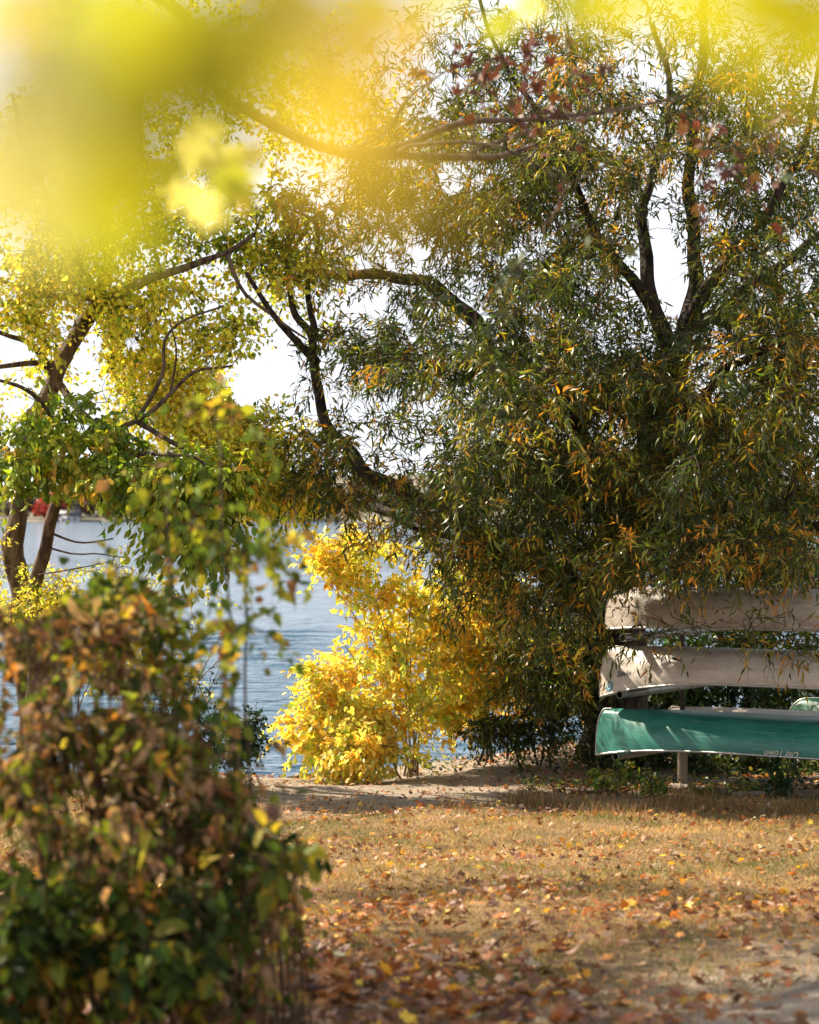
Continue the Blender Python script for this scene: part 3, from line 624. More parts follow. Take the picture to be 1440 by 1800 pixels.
# dark undergrowth round the willow foot and green bush behind the canoes
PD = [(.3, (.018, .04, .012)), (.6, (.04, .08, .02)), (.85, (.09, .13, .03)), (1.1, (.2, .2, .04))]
ub = G(940, 27.9)
build_tree('bramble_bush', 'low dark green undergrowth at the foot of the willow left of the green canoe', 'bush', stems(ub, L_((880, 1260, 27.8), (940, 1270, 27.8), (1000, 1240, 27.8), (850, 1290, 27.6))),
  [(900, 1285, 27.8, 90, 30, .4, 70), (990, 1230, 27.6, 70, 90, .4, 110), (1020, 1120, 27.4, 60, 90, .4, 70, .1), (950, 1150, 27.9, 70, 90, .4, 50, .1)],
  dict(bark=M_bark_w, flare=0, minh=.7, twigs=5, twig_len=.2, droop=.4, leaves=7, leaf=(.06, .42), tpl='oval', pal=PD, maxbr=2.4, sides=6, floor=.6))
PG = [(.3, (.025, .06, .012)), (.65, (.05, .10, .018)), (.88, (.13, .19, .03)), (1.1, (.4, .35, .05))]
gb = G(1330, 29.5)
build_tree('green_bush', 'tall sunlit green bush filling the space behind the canoe rack', 'bush', stems(gb, L_((1260, 1000, 29.5), (1340, 950, 29.5), (1420, 960, 29.5), (1500, 1000, 29.5), (1300, 1130, 29.3))),
  [(1340, 1020, 29.5, 150, 120, .7, 170), (1300, 1210, 29.5, 190, 110, .6, 230, -.15), (1480, 1120, 29.5, 100, 200, .7, 110), (1180, 1190, 29.7, 100, 120, .5, 110, -.2)],
  dict(bark=M_bark_w, flare=0, minh=.8, twigs=6, twig_len=.25, droop=.3, leaves=8, leaf=(.075, .42), tpl='oval', pal=PG, maxbr=2, sides=6, floor=.6))

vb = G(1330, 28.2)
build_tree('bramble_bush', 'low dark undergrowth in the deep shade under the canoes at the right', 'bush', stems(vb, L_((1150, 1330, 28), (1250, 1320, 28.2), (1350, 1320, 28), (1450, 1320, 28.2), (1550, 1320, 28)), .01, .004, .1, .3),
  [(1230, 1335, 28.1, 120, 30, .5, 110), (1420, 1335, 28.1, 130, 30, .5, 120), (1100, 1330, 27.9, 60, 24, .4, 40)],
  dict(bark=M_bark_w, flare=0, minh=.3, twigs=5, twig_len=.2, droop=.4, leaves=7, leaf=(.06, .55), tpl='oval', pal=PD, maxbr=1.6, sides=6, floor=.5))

# ------------------------------------------------------------------ yellow leaning tree on the left bank
PYT = [(.10, (.14, .22, .02)), (.28, (.44, .52, .05)), (.55, (.80, .78, .09)), (.88, (.90, .78, .12)), (.93, (.86, .55, .06)), (1.1, (.84, .80, .34))]
tb = G(62, 27.0)
TA = [([(tb.x, tb.y, tb.z-.2), W(45, 1130, 27), W(35, 1000, 27), (W(32, 890, 27)), W(50, 780, 27), W(92, 660, 27.1), W(135, 590, 27.2), W(168, 540, 27.3), W(215, 512, 26.9)], .135, .075),
 (L_((205, 520, 26.9), (255, 495, 26.4), (320, 470, 26.1), (400, 448, 26.1), (450, 420, 26.3)), .07, .02),
 (L_((165, 545, 27.3), (190, 470, 27.6), (180, 380, 27.3), (230, 260, 27.3), (250, 120, 27.3)), .09, .03),
 (L_((92, 660, 27.1), (60, 610, 27), (20, 590, 27), (-60, 560, 27)), .05, .02),
 (L_((100, 640, 27.1), (30, 640, 26.8), (-60, 660, 26.4)), .04, .02),
 (L_((190, 525, 27.4), (100, 520, 27), (0, 490, 26.8), (-80, 440, 26.6)), .045, .02),
 (L_((180, 535, 27.3), (120, 430, 26.8), (60, 300, 26.5), (20, 160, 26.5)), .07, .02),
 (L_((92, 660, 27.1), (170, 750, 26.5), (240, 740, 26.0), (300, 690, 26.0), (350, 650, 26.0), (410, 640, 26.0)), .045, .012),
 (L_((240, 740, 26.0), (285, 660, 26.0), (290, 600, 26.0), (330, 560, 26.0), (390, 540, 26.0)), .03, .01),
 (L_((300, 690, 26.0), (310, 620, 26.0), (300, 560, 26.0)), .018, .008),
 (L_((400, 448, 26.0), (430, 520, 26.0), (500, 570, 26.0), (540, 600, 26.0)), .03, .01),
 (L_((240, 740, 26.0), (330, 790, 26.0), (430, 790, 26.0), (510, 760, 26.0)), .035, .01)]
TH = [(140, 590, 50, 60, .6), (500, 655, 50, 58), (448, 650, 34, 34), (10, 600, 40, 26), (40, 620, 30, 20), (430, 690, 30, 30), (230, 600, 18, 16), (370, 540, 20, 14), (140, 640, 16, 20), (90, 130, 34, 20), (60, 70, 26, 20), (520, 580, 40, 25, .6)]
build_tree('yellow_tree', 'leaning tree with stout brown trunk and airy bright yellow leaves, at the left', 'tree', TA,
  [(130, 530, 27.0, 200, 130, 1.0, 150), (330, 560, 27.2, 180, 110, .9, 160), (300, 700, 27.2, 170, 80, .8, 170, .06), (120, 620, 27.6, 140, 60, .6, 70), (420, 770, 27.2, 120, 60, .7, 120, .04), (480, 480, 27.2, 110, 80, .9, 60, -.1), (520, 560, 27.2, 60, 50, .8, 20),
   (380, 400, 27, 200, 80, 1.2, 130, -.33), (150, 330, 26.8, 220, 170, 1.4, 150, -.2), (300, 120, 27, 260, 180, 1.4, 170, -.25), (-120, 560, 26.5, 160, 300, 1.3, 100), (480, 850, 26.4, 90, 50, .5, 80, .05), (440, 770, 26.2, 80, 60, .5, 70, .05), (545, 720, 26.6, 40, 50, .4, 20, .05), (400, 600, 26.6, 90, 60, .6, 46), (500, 480, 26.6, 100, 50, .6, 50, -.05), (60, 560, 26.7, 110, 90, .6, 80), (40, 720, 27.4, 100, 80, .6, 50, .05), (560, 200, 27.2, 160, 200, 1.2, 95, -.1)],
  dict(bark=M_bark_l, minh=1.8, twigs=6, twig_len=.34, brk=.016, droop=.35, leaves=7, leaf=(.072, .6), tpl='oval', pal=PYT, lmat=M_leaf_y, upcost=.2, floor=.5, sides=14, cmix=(.3, .3, .4)), holes=TH)
# green leafed tree: second trunk
PGT = [(.3, (.12, .20, .02)), (.6, (.24, .33, .03)), (.85, (.42, .48, .045)), (.95, (.38, .34, .03)), (1.1, (.5, .32, .04))]
t2 = G(58, 26.2)
TG = [([(t2.x, t2.y, t2.z-.2), W(60, 1120, 26.2), W(62, 1020, 26.2), W(85, 940, 26.1), W(108, 870, 26), W(130, 800, 25.8), W(175, 740, 25.5)], .095, .045),
 (L_((108, 870, 26), (160, 830, 25.4), (240, 800, 24.8), (330, 800, 24.4), (400, 850, 24.2)), .04, .012),
 (L_((130, 800, 25.8), (80, 720, 25.4), (30, 680, 25), (-40, 660, 25)), .04, .012),
 (L_((85, 935, 26.1), (140, 955, 26), (200, 945, 26)), .018, .008),
 (L_((78, 960, 26.1), (130, 975, 26), (180, 972, 26), (230, 980, 26)), .014, .006),
 (L_((66, 1010, 26.1), (130, 1000, 25.8), (200, 985, 25.8)), .012, .005)]
GH = [(_r.uniform(0, 420), _r.uniform(640, 940), _r.uniform(8, 20), _r.uniform(8, 20), .85) for _ in range(40)]+[(150, 975, 70, 45), (60, 900, 70, 45, .85), (150, 905, 40, 30, .7)]
build_tree('green_tree', 'green oval leafed tree with a thin leaning trunk just right of the stout trunk', 'tree', TG,
  [(90, 760, 25.2, 150, 80, .9, 54), (60, 830, 25, 120, 60, .8, 40), (230, 830, 24.8, 130, 70, .9, 66), (320, 880, 24.6, 100, 90, .7, 60, -.05), (360, 930, 24.4, 60, 60, .5, 34, -.05), (390, 830, 24.6, 50, 50, .4, 24)],
  dict(bark=M_bark_l, minh=2.2, twigs=6, twig_len=.30, droop=.5, leaves=8, leaf=(.105, .5), tpl='oval', pal=PGT, lfol=.7, lgrav=.7, upcost=.2, sides=12, spread=.8), holes=GH)
# gold shrub at the foot of the two trunks, and the dark one at the water
fb = G(120, 26.6)
build_tree('gold_shrub', 'fine leafed gold shrub round the foot of the two left trunks', 'shrub', stems(fb, L_((40, 1010, 26.4), (120, 1030, 26.4), (200, 980, 26.4), (300, 1060, 26.2), (0, 1040, 26.4)), .012, .004),
  [(60, 1060, 26.4, 110, 70, .6, 110), (200, 1100, 26.4, 130, 110, .6, 180), (330, 1130, 26.2, 90, 110, .5, 120, .1), (20, 960, 26.6, 40, 60, .4, 20, .1), (190, 1010, 26.4, 60, 40, .4, 24)],
  dict(bark=M_twig_p, flare=0, minh=.9, twigs=6, twig_len=.22, droop=.3, leaves=8, leaf=(.05, .5), tpl='oval', pal=PYT, lmat=M_leaf_y, twig_mat=M_twig_p, maxbr=1.8, sides=6), holes=[(120, 960, 60, 30), (20, 1000, 16, 60)])
ob = G(330, 25.2)
build_tree('orange_shrub', 'orange yellow leafed shrub reaching over the water left of the gap', 'shrub', stems(ob, L_((400, 1090, 25), (430, 1120, 25), (380, 1190, 25), (340, 1100, 25)), .014, .004),
  [(390, 1110, 25, 48, 45, .4, 26), (400, 1190, 25, 34, 34, .3, 16, .1), (320, 1150, 25.2, 70, 80, .5, 50)],
  dict(bark=M_twig_p, flare=0, minh=.9, twigs=5, twig_len=.2, droop=.3, leaves=7, leaf=(.065, .45), tpl='oval', pal=[(.2, (.12, .15, .02)), (.5, (.55, .40, .04)), (1.1, (.62, .30, .04))], lmat=M_leaf_y, maxbr=1.6, sides=6))
kb = G(360, 24.6)
build_tree('dark_shrub', 'small dark green round leafed shrub at the bank where the path meets the water', 'shrub', stems(kb, L_((400, 1250, 24.4), (350, 1200, 24.6), (430, 1290, 24.4), (380, 1270, 24.2)), .012, .004),
  [(385, 1285, 24.4, 75, 65, .5, 130), (320, 1230, 24.6, 80, 80, .5, 70), (425, 1300, 24.4, 28, 34, .3, 24)],
  dict(bark=M_bark_w, flare=0, minh=.8, twigs=5, twig_len=.16, droop=.3, leaves=9, leaf=(.036, .75), tpl='oval', pal=[(.5, (.015, .045, .02)), (.85, (.03, .08, .03)), (1.1, (.08, .14, .04))], maxbr=1.6, sides=6))

# ------------------------------------------------------------------ near thicket, lower left
PB = [(.20, (.13, .075, .04)), (.34, (.26, .14, .07)), (.50, (.42, .28, .16)), (.66, (.07, .10, .022)), (.84, (.20, .23, .03)), (.94, (.48, .24, .05)), (1.1, (.58, .46, .07))]
PN = [(.28, (.07, .12, .025)), (.52, (.17, .22, .03)), (.74, (.38, .38, .04)), (.88, (.30, .16, .07)), (1.1, (.58, .42, .06))]
NH = [(_r.uniform(0, 560), _r.uniform(1040, 1800), _r.uniform(12, 34), _r.uniform(14, 42), .85) for _ in range(48)]
NH2 = [(_r.uniform(130, 470), _r.uniform(700, 1260), _r.uniform(10, 26), _r.uniform(12, 30), .85) for _ in range(34)]+[(60, 1040, 80, 60, .8)]
def weed_tips(lst, d, n): return [tuple(W(px+rng.normal(0, 14), py+rng.normal(0, 20), d+rng.normal(0, .15))) for (px, py) in lst for _ in range(n)]
def near_stems(tips, r0=.008, r1=.003):
    out = []
    for t_ in tips:
        b_ = np.array([t_[0]*.8+rng.normal(0, .06)-.06, t_[1]+rng.normal(0, .12), 0]); b_[2] = float(g(b_[0], b_[1]))-.03; t_ = np.array(t_)
        out.append(([tuple(b_), tuple(b_*.6+t_*.4+rng.normal(0, .03, 3)), tuple(t_)], r0, r1))
    return out
nt1 = weed_tips([(375, 745), (300, 880), (200, 980), (420, 960), (300, 1010), (120, 1000), (400, 1120), (170, 1050)], 8.9, 1)
build_tree('buckthorn_bush', 'tall blurred bush of olive and yellow round leaves rising above the thicket', 'bush', near_stems(nt1, .012, .004),
  [(210, 1050, 8.9, 120, 80, .4, 18), (350, 920, 8.9, 40, 50, .3, 5), (390, 970, 8.7, 50, 30, .25, 7), (470, 968, 8.6, 46, 10, .08, 6), (375, 715, 8.6, 26, 50, .08, 5), (420, 745, 8.5, 30, 16, .06, 3), (280, 860, 8.8, 50, 70, .3, 6), (260, 1100, 8.8, 100, 80, .4, 20),
   (420, 1115, 8.5, 40, 30, .2, 6), (285, 1200, 8.8, 90, 60, .35, 14), (90, 1120, 9.2, 90, 70, .4, 14), (400, 1240, 8.3, 30, 16, .08, 2)],
  dict(bark=M_twig, flare=0, twigs=4, twig_len=.18, droop=.35, leaves=6, leaf=(.050, .75), tpl='oval', pal=PN, lmat=M_leaf_m, maxbr=1.2, sides=6, twig_r=.0014, tipr=.0015, curl=1.6), holes=NH2)
nt2 = weed_tips([(40, 1120), (120, 1080), (180, 1130), (250, 1180), (60, 1200), (320, 1260), (160, 1240), (400, 1320), (450, 1390), (20, 1300), (280, 1330), (360, 1400), (100, 1400), (500, 1480), (430, 1500), (220, 1450), (530, 1540), (470, 1420), (380, 1340), (300, 1230), (80, 1100)], 8.4, 3)
build_tree('withered_thicket', 'dense shaded thicket of withered brown leaves and thin stems filling the lower left corner', 'thicket', near_stems(nt2, .007, .0025),
  [(120, 1160, 8.6, 150, 100, .45, 40), (90, 1330, 8.4, 140, 110, .5, 56), (240, 1290, 8.5, 150, 110, .45, 54), (345, 1390, 8.3, 130, 110, .45, 62), (425, 1500, 8.3, 130, 110, .4, 34), (170, 1480, 8.2, 180, 110, .5, 70), (80, 1620, 8, 120, 110, .4, 60, .1), (290, 1610, 8, 150, 90, .4, 56, .05), (440, 1600, 8.2, 80, 60, .3, 16), (140, 1740, 7.9, 200, 60, .4, 50), (380, 1730, 8.1, 100, 50, .4, 24),
   (215, 1110, 8.4, 80, 50, .25, 18, -.2)],
  dict(bark=M_twig, flare=0, twigs=4, twig_len=.16, droop=.5, leaves=5, leaf=(.056, .5), tpl='oval', pal=PB, lgrav=.5, maxbr=1.0, sides=5, twig_r=.0013, tipr=.0015, curl=3, lmat=M_leaf_m, cmix=(.3, .25, .45)), holes=NH)
nt3 = weed_tips([(480, 1450), (500, 1530), (460, 1560), (120, 1560), (330, 1600), (230, 1600), (60, 1560), (420, 1600)], 7.9, 1)
build_tree('leafy_weed', 'low green and yellow leafed weeds in front of the withered thicket', 'weeds', near_stems(nt3, .006, .002),
  [(320, 1610, 7.8, 100, 50, .3, 14, .1), (60, 1640, 7.8, 90, 90, .3, 34), (230, 1680, 7.7, 80, 50, .3, 18), (505, 1500, 8, 40, 60, .3, 3, .1)],
  dict(bark=M_twig, flare=0, twigs=4, twig_len=.14, droop=.45, leaves=6, leaf=(.075, .6), tpl='oval', pal=[(.4, (.03, .055, .015)), (.7, (.07, .11, .02)), (.9, (.2, .2, .03)), (1.1, (.42, .32, .04))], lmat=M_leaf_m, maxbr=1.0, sides=5, twig_r=.0015, tipr=.0015))
# fluffy seed heads
def seed_head(px, py, d, label):
    tip = W(px, py, d); bx_, by_ = tip.x-.05, tip.y+.05; b_ = Vector((bx_, by_, float(g(bx_, by_))))
    e = empty('dry_flower', b_); tag(e, label, 'plant', 'dry fluffy seed heads in the near thicket')
    C = spline([tuple(b_), tuple((b_+tip)/2+Vector((.02, 0, 0))), tuple(tip)], 10); V, fs = tubes(C[None], np.linspace(.004, .0025, 10)[None], 5); mesh('stem', V, fs, M_twig_p, e)
    n = 700; u = rand_unit(n); P = np.array(tip)+u*rng.random((n, 1))**.5*np.array([.028, .028, .024])
    V, fs, cc = leaf_arrays(P, u+rng.normal(0, .4, (n, 3)), rand_unit(n), np.full(n, .014), np.full(n, .003), palette([(1.1, (.40, .27, .20))], np.zeros(n), n), 'lance'); mesh('seed_head', V, fs, M_litter, e, col=cc)
seed_head(480, 1428, 8.0, 'pinkish dry seed head standing against the sunny path')
seed_head(132, 1517, 7.9, 'dry seed head low in the brown thicket at the left')

# ------------------------------------------------------------------ oak reaching in from the left, and crown above
PK = [(.35, (.06, .08, .02)), (.6, (.15, .08, .035)), (1.1, (.14, .052, .032))]
ox = -6.3; oy = 12.6; oz = float(g(ox, oy))
TO = [([(ox, oy, oz-.2), (ox, oy, 3.2), (ox+.1, oy+.2, 5.2), (ox-.1, oy+.8, 8)], .26, .14),
 ([(ox+.1, oy+.2, 5.6), (-4.2, 12.3, 6.6), tuple(W(180, -60, 11.6)), tuple(W(400, 170, 11.8)), tuple(W(590, 262, 12)), tuple(W(740, 280, 12)), tuple(W(860, 280, 12)), tuple(W(950, 255, 12))], .042, .012),
 (L_((600, 268, 12), (700, 262, 12), (800, 225, 12), (900, 215, 12), (1010, 200, 12), (1100, 195, 12.1), (1220, 165, 12.2)), .025, .006),
 (L_((800, 280, 12), (880, 250, 12.1), (960, 225, 12.2), (1060, 195, 12.2)), .014, .004),
 (L_((740, 280, 12), (700, 262, 11.9), (760, 255, 11.8), (830, 250, 11.7), (900, 262, 11.6), (960, 300, 11.6), (1010, 320, 11.6)), .014, .004),
 (L_((600, 268, 12), (680, 235, 12), (720, 170, 12), (780, 130, 12)), .012, .004),
 ([(ox+.1, oy+.2, 5.2), (-6, 14.4, 7), (-5.8, 16, 8.4)], .12, .04), ([(ox+.1, oy+.3, 6), (-7.8, 13.2, 8), (-8.6, 14, 9)], .12, .04), ([(ox, oy+.6, 7.5), (-6.4, 15.6, 9.4), (-6.4, 18, 10)], .1, .04)]
def abs_blob(x, y, z, rx, ry, rz, n, bias=0):      # same ellipsoid given in metres
    return (720+x/y*F, 900-(z-CAMZ)/y*F, y, rx/y*F, rz/y*F, ry, n, bias)
oak = build_tree('oak_tree', 'oak branch with scattered red brown leaves crossing the top of the willow from the left', 'tree', TO,
  [(1010, 160, 12, 240, 60, .3, 7, .2), (1290, 270, 11.6, 110, 40, .2, 4, .1), (880, 170, 12, 90, 60, .3, 4, .1), (880, 545, 10.8, 70, 34, .1, 4, -.6)]
  + [abs_blob(-7.0, 14.4, 8.6, 2.4, 2.8, 1.8, 1300), abs_blob(-6.4, 17.4, 9.2, 2.2, .9, .9, 200), abs_blob(-5.6, 13.6, 9.8, 1.3, 1.4, .8, 160), abs_blob(-7.0, 20.0, 9.5, 2.6, .5, .6, 170), abs_blob(-9.0, 12.4, 7.8, 2.2, 2.2, 1.6, 700)],  # crown lobes out of view, added to shade the near lawn and thicket
  dict(bark=M_bark_l, minh=4.2, twigs=3, twig_len=.35, droop=.1, leaves=5, leaf=(.095, .8), tpl='maple', pal=PK, lmat=M_litter, upcost=.1, sides=10, keep=.6, maxbr=5, curl=2))

# ------------------------------------------------------------------ near maple: hanging leaves just in front of the lens
PMp = [(.38, (.40, .46, .05)), (.62, (.52, .54, .12)), (.8, (.58, .46, .12)), (1.1, (.72, .70, .42))]
mxp = -2.3; mz = float(g(mxp, .4))
TM = [([(mxp, .4, mz-.2), (mxp, .4, 3.2), (mxp+.1, .5, 4.6), (mxp+.1, .6, 6.4)], .17, .08),
 ([(mxp+.05, .45, 4.0), (-1.3, .9, 4.25), tuple(W(-900, -500, 1.2)), tuple(W(200, -480, 1.0)), tuple(W(900, -380, 1.2)), tuple(W(1500, -330, 1.3))], .025, .004),
 ([(mxp+.1, .5, 4.6), (-2.8, 1.2, 5.6), (-3.2, 2, 6.2)], .06, .02), ([(mxp+.1, .5, 5), (-1.6, -.2, 6.2), (-1.3, -.6, 6.8)], .05, .02)]
maple_root = build_tree('maple_tree', 'yellow green maple leaves hanging close to the lens, blurred across the top left', 'tree', TM,
  [abs_blob(-2.6, 1.2, 6.3, .9, .5, .7, 40)],
  dict(bark=M_bark_l, minh=3.9, twigs=3, twig_len=.1, droop=.4, leaves=3, leaf=(.08, .9), tpl='maple', pal=PMp, lmat=M_leaf_y, upcost=.0, sides=9, maxbr=2.5, tipr=.0012, twig_r=.0012, keep=.95, lgrav=.8, curl=1))
OG, PA, LI, PY2, GH_, PE = (.44, .42, .012), (.70, .66, .26), (.44, .47, .05), (.68, .66, .20), (.56, .42, .06), (.60, .50, .18)
HL = [(290, 150, .80, .078, OG), (190, 270, .80, .072, OG), (420, 60, .80, .070, OG), (160, 170, .75, .055, LI), (290, 40, .82, .06, LI), (30, 240, .70, .060, PA), (20, 360, .74, .050, PA), (70, 110, .72, .045, PA), (200, 390, .92, .055, LI), (110, 430, .95, .045, LI), (270, 320, .9, .03, OG),
      (430, 120, 1.0, .036, PY2), (560, 230, .62, .034, GH_), (640, 130, .70, .034, GH_), (540, 110, .70, .036, OG), (550, 40, .70, .050, GH_), (650, 290, .46, .026, GH_), (760, 340, .50, .014, GH_), (700, 30, .8, .03, GH_),
      (650, 10, 1.2, .05, LI), (735, 50, 1.8, .04, PE), (780, -20, 1.3, .04, LI), (880, 45, 2.6, .055, LI), (930, 10, 2.6, .05, PY2), (1010, 5, 1.6, .05, LI), (1080, 10, 1.2, .045, OG), (1200, -10, .9, .055, OG), (1320, 5, .8, .065, OG), (1420, 40, .8, .055, OG), (1400, 120, .55, .018, OG),
      (300, 270, 2.4, .06, LI), (375, 340, 2.5, .06, PY2), (10, 20, .9, .045, PE), (90, 10, 1.0, .05, LI), (500, -20, .9, .06, OG), (200, 30, .85, .06, LI),
      (340, 235, 2.5, .07, PA), (388, 262, 2.5, .075, PY2), (362, 205, 2.55, .06, PY2), (412, 292, 2.45, .07, LI), (432, 250, 2.5, .06, PY2), (322, 310, 2.5, .055, PA), (352, 330, 2.4, .055, PA), (430, 318, 2.6, .05, GH_)]
PP, DD, NN_, LLv, CCv, stems_ = [], [], [], [], [], []
lr = np.random.default_rng(5)
for px, py, d, L_s, c in HL:
    if px < 500 and d > 2.3: d, L_s, py = d*1.35, L_s*1.3, py+30
    D = norm(np.array([lr.normal(0, .45), lr.normal(0, .25), -1.0])); c0 = np.array(W(px, py, d)); b0_ = c0-D*L_s*.5
    PP.append(b0_); DD.append(D); NN_.append(norm(np.array([lr.normal(0, .35), -1, lr.normal(.2, .35)]))); LLv.append(L_s); CCv.append(np.array(c)*(1+lr.normal(0, .06)))
    top = np.array([b0_[0]-.04, b0_[1]+.02, CAMZ+(900+420)/F*1.05]); top[2] = max(top[2], b0_[2]+.04)
    stems_.append(spline([b0_, (b0_*.6+top*.4)+[.01, 0, 0], top], 6))
V, fs, cc = leaf_arrays(np.array(PP), np.array(DD), np.array(NN_), np.array(LLv), np.array(LLv)*.95, np.array(CCv), 'maple', lr.normal(1, 1, len(PP)))
V2, f2 = tubes(np.array(stems_), np.full((len(stems_), 6), .0006), 4)
cc = np.concatenate([cc, np.tile([.3, .2, .08], (len(V2), 1))]); V, fs = merge([(V, fs), (V2, f2)])
mesh('hanging_foliage', V, fs, M_leaf_y, maple_root, col=cc)

# ------------------------------------------------------------------ small plants by the rack post
def herb(px, d, hgt, n, label, pal, lf=(.06, .6), spread=60):
    tips = [tuple(W(px+rng.normal(0, spread/2), 0, d+rng.normal(0, .15))) for _ in range(n)]
    tt = []
    for t_ in tips:
        z0 = float(g(t_[0], t_[1])); tt.append((t_[0], t_[1], z0+hgt*rng.uniform(.6, 1.1)))
    b_ = G(px, d); py = 900-(b_.z+hgt*.5-CAMZ)/d*F
    build_tree('green_plant', label, 'plant', stems(b_, tt, .005, .002, .1, .10), [(px, py, d, spread, hgt*.42/d*F, .18, n*2)],
      dict(bark=M_twig, flare=0, twigs=3, twig_len=.10, droop=.3, leaves=6, leaf=lf, tpl='oval', pal=pal, maxbr=.8, sides=5, twig_r=.0015, tipr=.002), group='small plants by the canoe rack')
PH = [(.4, (.08, .14, .02)), (.75, (.17, .25, .03)), (1.1, (.4, .38, .06))]
herb(1090, 24.0, .38, 9, 'bright green plant below the bow of the green canoe, left of the rack post', PH, (.05, .6), 42)
herb(1150, 23.8, .26, 8, 'leafy green plant at the foot of the rack post, on its left', PH, (.045, .6), 30)
herb(1370, 23.2, .34, 8, 'dark green plant among the leaves near the right edge', [(.6, (.02, .05, .015)), (1.1, (.06, .11, .02))], (.08, .45), 28)
herb(1240, 24.2, .14, 6, 'low yellow green plant just right of the rack post', PH, (.04, .6), 26)
herb(1050, 24.3, .36, 4, 'thin upright green shoot under the tip of the green canoe', PH, (.045, .7), 10)
herb(1310, 23.9, .14, 6, 'small yellow green plant between the post and the right edge', PH, (.04, .5), 26)

# ------------------------------------------------------------------ fallen leaves, grass
def gnorm(P):
    e = .05; x, y = P[:, 0], P[:, 1]
    return norm(np.stack([-(g(x+e, y)-g(x-e, y))/(2*e), -(g(x, y+e)-g(x, y-e))/(2*e), np.ones(len(x))], 1))
def scatter(n, y0, y1, dens):
    y = rng.uniform(y0, y1, n); hw = y*.175+.5; x = rng.uniform(-1, 1, n)*hw*1.25
    k = rng.random(n) < dens(x, y); x, y = x[k], y[k]; return np.stack([x, y, g(x, y)], 1)
def pn(x, y, s, o=0): return np.array([mnoise.noise((a*s+o, b_*s, o)) for a, b_ in zip(x, y)])
def dens_l(x, y):
    n_ = pn(x, y, .9)
    near_ = 1.15/(1+np.exp((y-11.9-n_*1.5+np.clip(x+.3, -2, 2)*1.5)*1.5))
    band = .6*np.exp(-((y-13.5-n_)/1.5)**2)+.45*np.exp(-((y-17.2-n_)/1.0)**2)+.5*np.exp(-((y-21.6-n_*.6)/.8)**2)
    back = .9/(1+np.exp(-(y-24.3)*3))*(1/(1+np.exp(-(x-.9)*4)))*(y < 30.5)+.5*(y > 23)*(x < -1.5)
    back = back*(1-.85*np.exp(-((x+.1)/1.5)**4)*(y < 28.5))
    near_ = near_*(1-.82/(1+np.exp(-(x-.35-.62*(y-9.5)+n_*.8)*3)))
    return np.clip(np.maximum.reduce([near_, band, back, np.full(len(x), .12)]), 0, 1)*np.clip(1.1+pn(x, y, 2.3, 5), .3, 1)*(g(x, y) > .12)
P = scatter(66000, 6.5, 30.5, dens_l); n = len(P); print('litter', n)
nearw = 1/(1+np.exp((P[:, 1]-12.5)*1.2))
PLt = [(.20, (.14, .062, .032)), (.46, (.27, .12, .055)), (.68, (.38, .18, .08)), (.80, (.52, .21, .05)), (.92, (.52, .36, .24)), (1.1, (.80, .48, .05))]
C = palette(PLt, np.clip(rng.random(n), 0, 1), n)
L = rng.uniform(.04, .088, n)*(.9+.45*nearw)
D = norm(np.concatenate([rng.normal(0, 1, (n, 2)), rng.normal(0, .25, (n, 1))], 1)); Nn = norm(gnorm(P)+rng.normal(0, .45, (n, 3)))
P[:, 2] += .012+rng.random(n)*.03*(1+nearw*1.2)
V, fs, cc = leaf_arrays(P, D, Nn, L, L*rng.uniform(.7, 1.1, n), C, 'maple', rng.normal(.8, 1.8, n))
tag(mesh('fallen_leaves', V, fs, M_litter, col=cc), kind='stuff', label='brown and orange fallen leaves strewn over the ground')
def dens_g(x, y):
    d = dirtmask(x, y, pn(x, y, .9)); return np.clip((1-d)*np.clip(.8+.9*pn(x, y, 1.7, 3), .12, 1), 0, 1)
P = scatter(210000, 9.0, 25.0, dens_g); n = len(P); print('grass', n)
D = norm(np.stack([rng.normal(0, .55, n), rng.normal(0, .55, n), np.ones(n)*.8], 1))
L = rng.uniform(.03, .075, n)*(.8+.5*np.clip(pn(P[:, 0], P[:, 1], .8, 9), -.5, 1))
tg = np.clip(.48+.6*pn(P[:, 0]*.7, P[:, 1], .9, 2)+.35*pn(P[:, 0], P[:, 1], 2.7, 7)+rng.normal(0, .16, n), 0, 1)
C = palette([(.24, (.12, .15, .035)), (.46, (.27, .23, .08)), (.72, (.48, .31, .13)), (1.1, (.66, .48, .24))], tg, n)
V, fs, cc = leaf_arrays(P, D, rand_unit(n), L, np.full(n, .0045), C, 'lance')
tag(mesh('dry_grass', V, fs, M_grass, col=cc), kind='stuff', label='short dry straw coloured lawn grass')
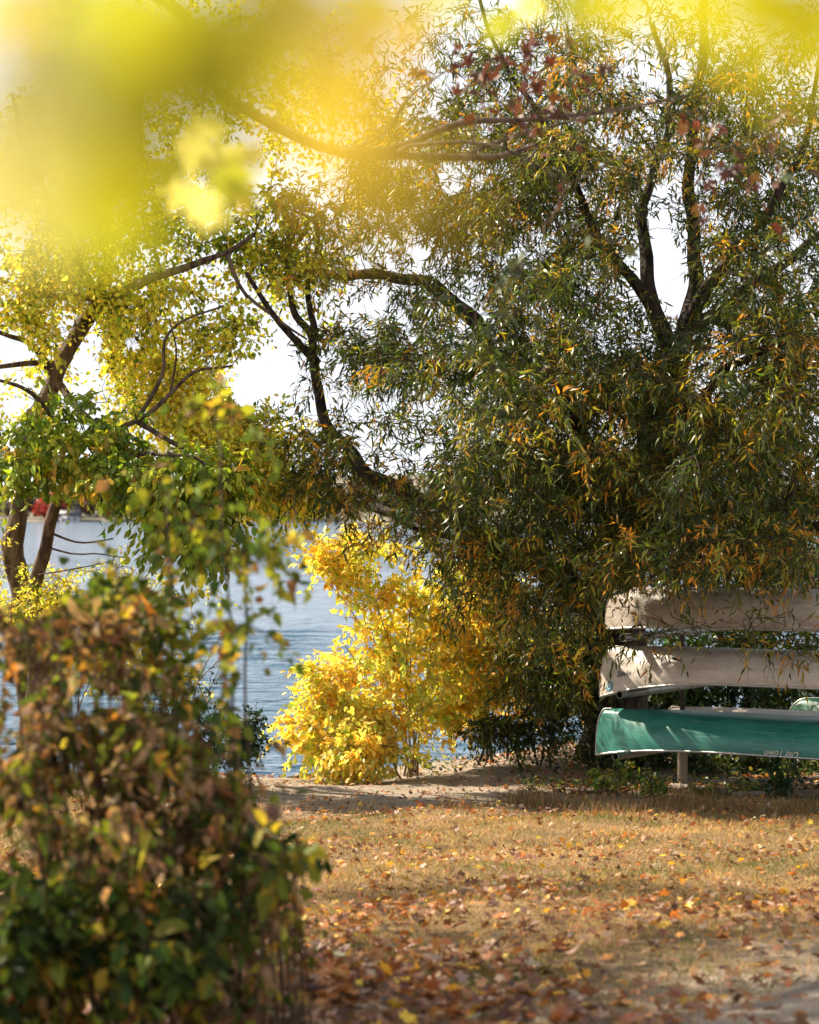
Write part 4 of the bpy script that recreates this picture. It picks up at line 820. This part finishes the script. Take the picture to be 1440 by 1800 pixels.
# taller brown grass in front of the rack
N0 = 15000; x = rng.uniform(.3, 5.2, N0); y = rng.normal(22.3, .9, N0)+.1*x; k = rng.random(N0) < np.clip(.25+1.6*pn(x, y, 1.3, 4)-.9*np.exp(-((x-.3)/.6)**2), .02, 1); x, y = x[k], y[k]; n = len(x)
P = np.stack([x, y, g(x, y)], 1); D = norm(np.stack([rng.normal(0, .25, n), rng.normal(0, .25, n), np.ones(n)], 1)); L = rng.uniform(.05, .19, n)*(.7+.8*np.clip(pn(x, y, 2.1, 8)+.3, 0, 1))
V, fs, cc = leaf_arrays(P, D, rand_unit(n), L, np.full(n, .006), palette([(.5, (.20, .11, .05)), (.8, (.30, .19, .09)), (1.1, (.12, .12, .04))], rng.random(n), n), 'lance')
tag(mesh('tall_dry_grass', V, fs, M_grass, col=cc), kind='stuff', label='taller brown dry grass in front of the canoe rack')
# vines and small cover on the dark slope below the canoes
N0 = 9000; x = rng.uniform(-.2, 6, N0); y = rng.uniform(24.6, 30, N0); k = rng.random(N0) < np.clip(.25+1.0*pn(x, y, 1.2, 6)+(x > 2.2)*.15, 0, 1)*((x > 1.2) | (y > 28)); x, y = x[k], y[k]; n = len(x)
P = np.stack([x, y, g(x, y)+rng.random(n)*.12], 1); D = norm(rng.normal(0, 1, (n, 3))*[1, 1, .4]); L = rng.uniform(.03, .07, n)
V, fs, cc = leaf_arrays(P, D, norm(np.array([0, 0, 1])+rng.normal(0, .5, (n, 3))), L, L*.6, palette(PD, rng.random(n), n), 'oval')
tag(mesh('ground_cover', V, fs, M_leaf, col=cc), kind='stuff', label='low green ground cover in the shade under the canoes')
# roots and pebbles on the bare bank
for i, (pts, r) in enumerate([([gp(505, 27.9, .0), gp(560, 27.8, .04), gp(610, 27.9, .02), gp(640, 28.0, -.02)], .03), ([gp(600, 27.7, .0), gp(640, 27.9, .03), gp(690, 28.2, .0)], .02)]):
    P = spline(pts, 12); o = mesh('tree_root', *tubes(P[None], np.linspace(r, r*.4, 12)[None], 8), M_bark_w)
    tag(o, ['exposed dark root at the bank edge left of the yellow shrub', 'short exposed root at the foot of the yellow shrub'][i], 'root', 'roots at the bank edge')
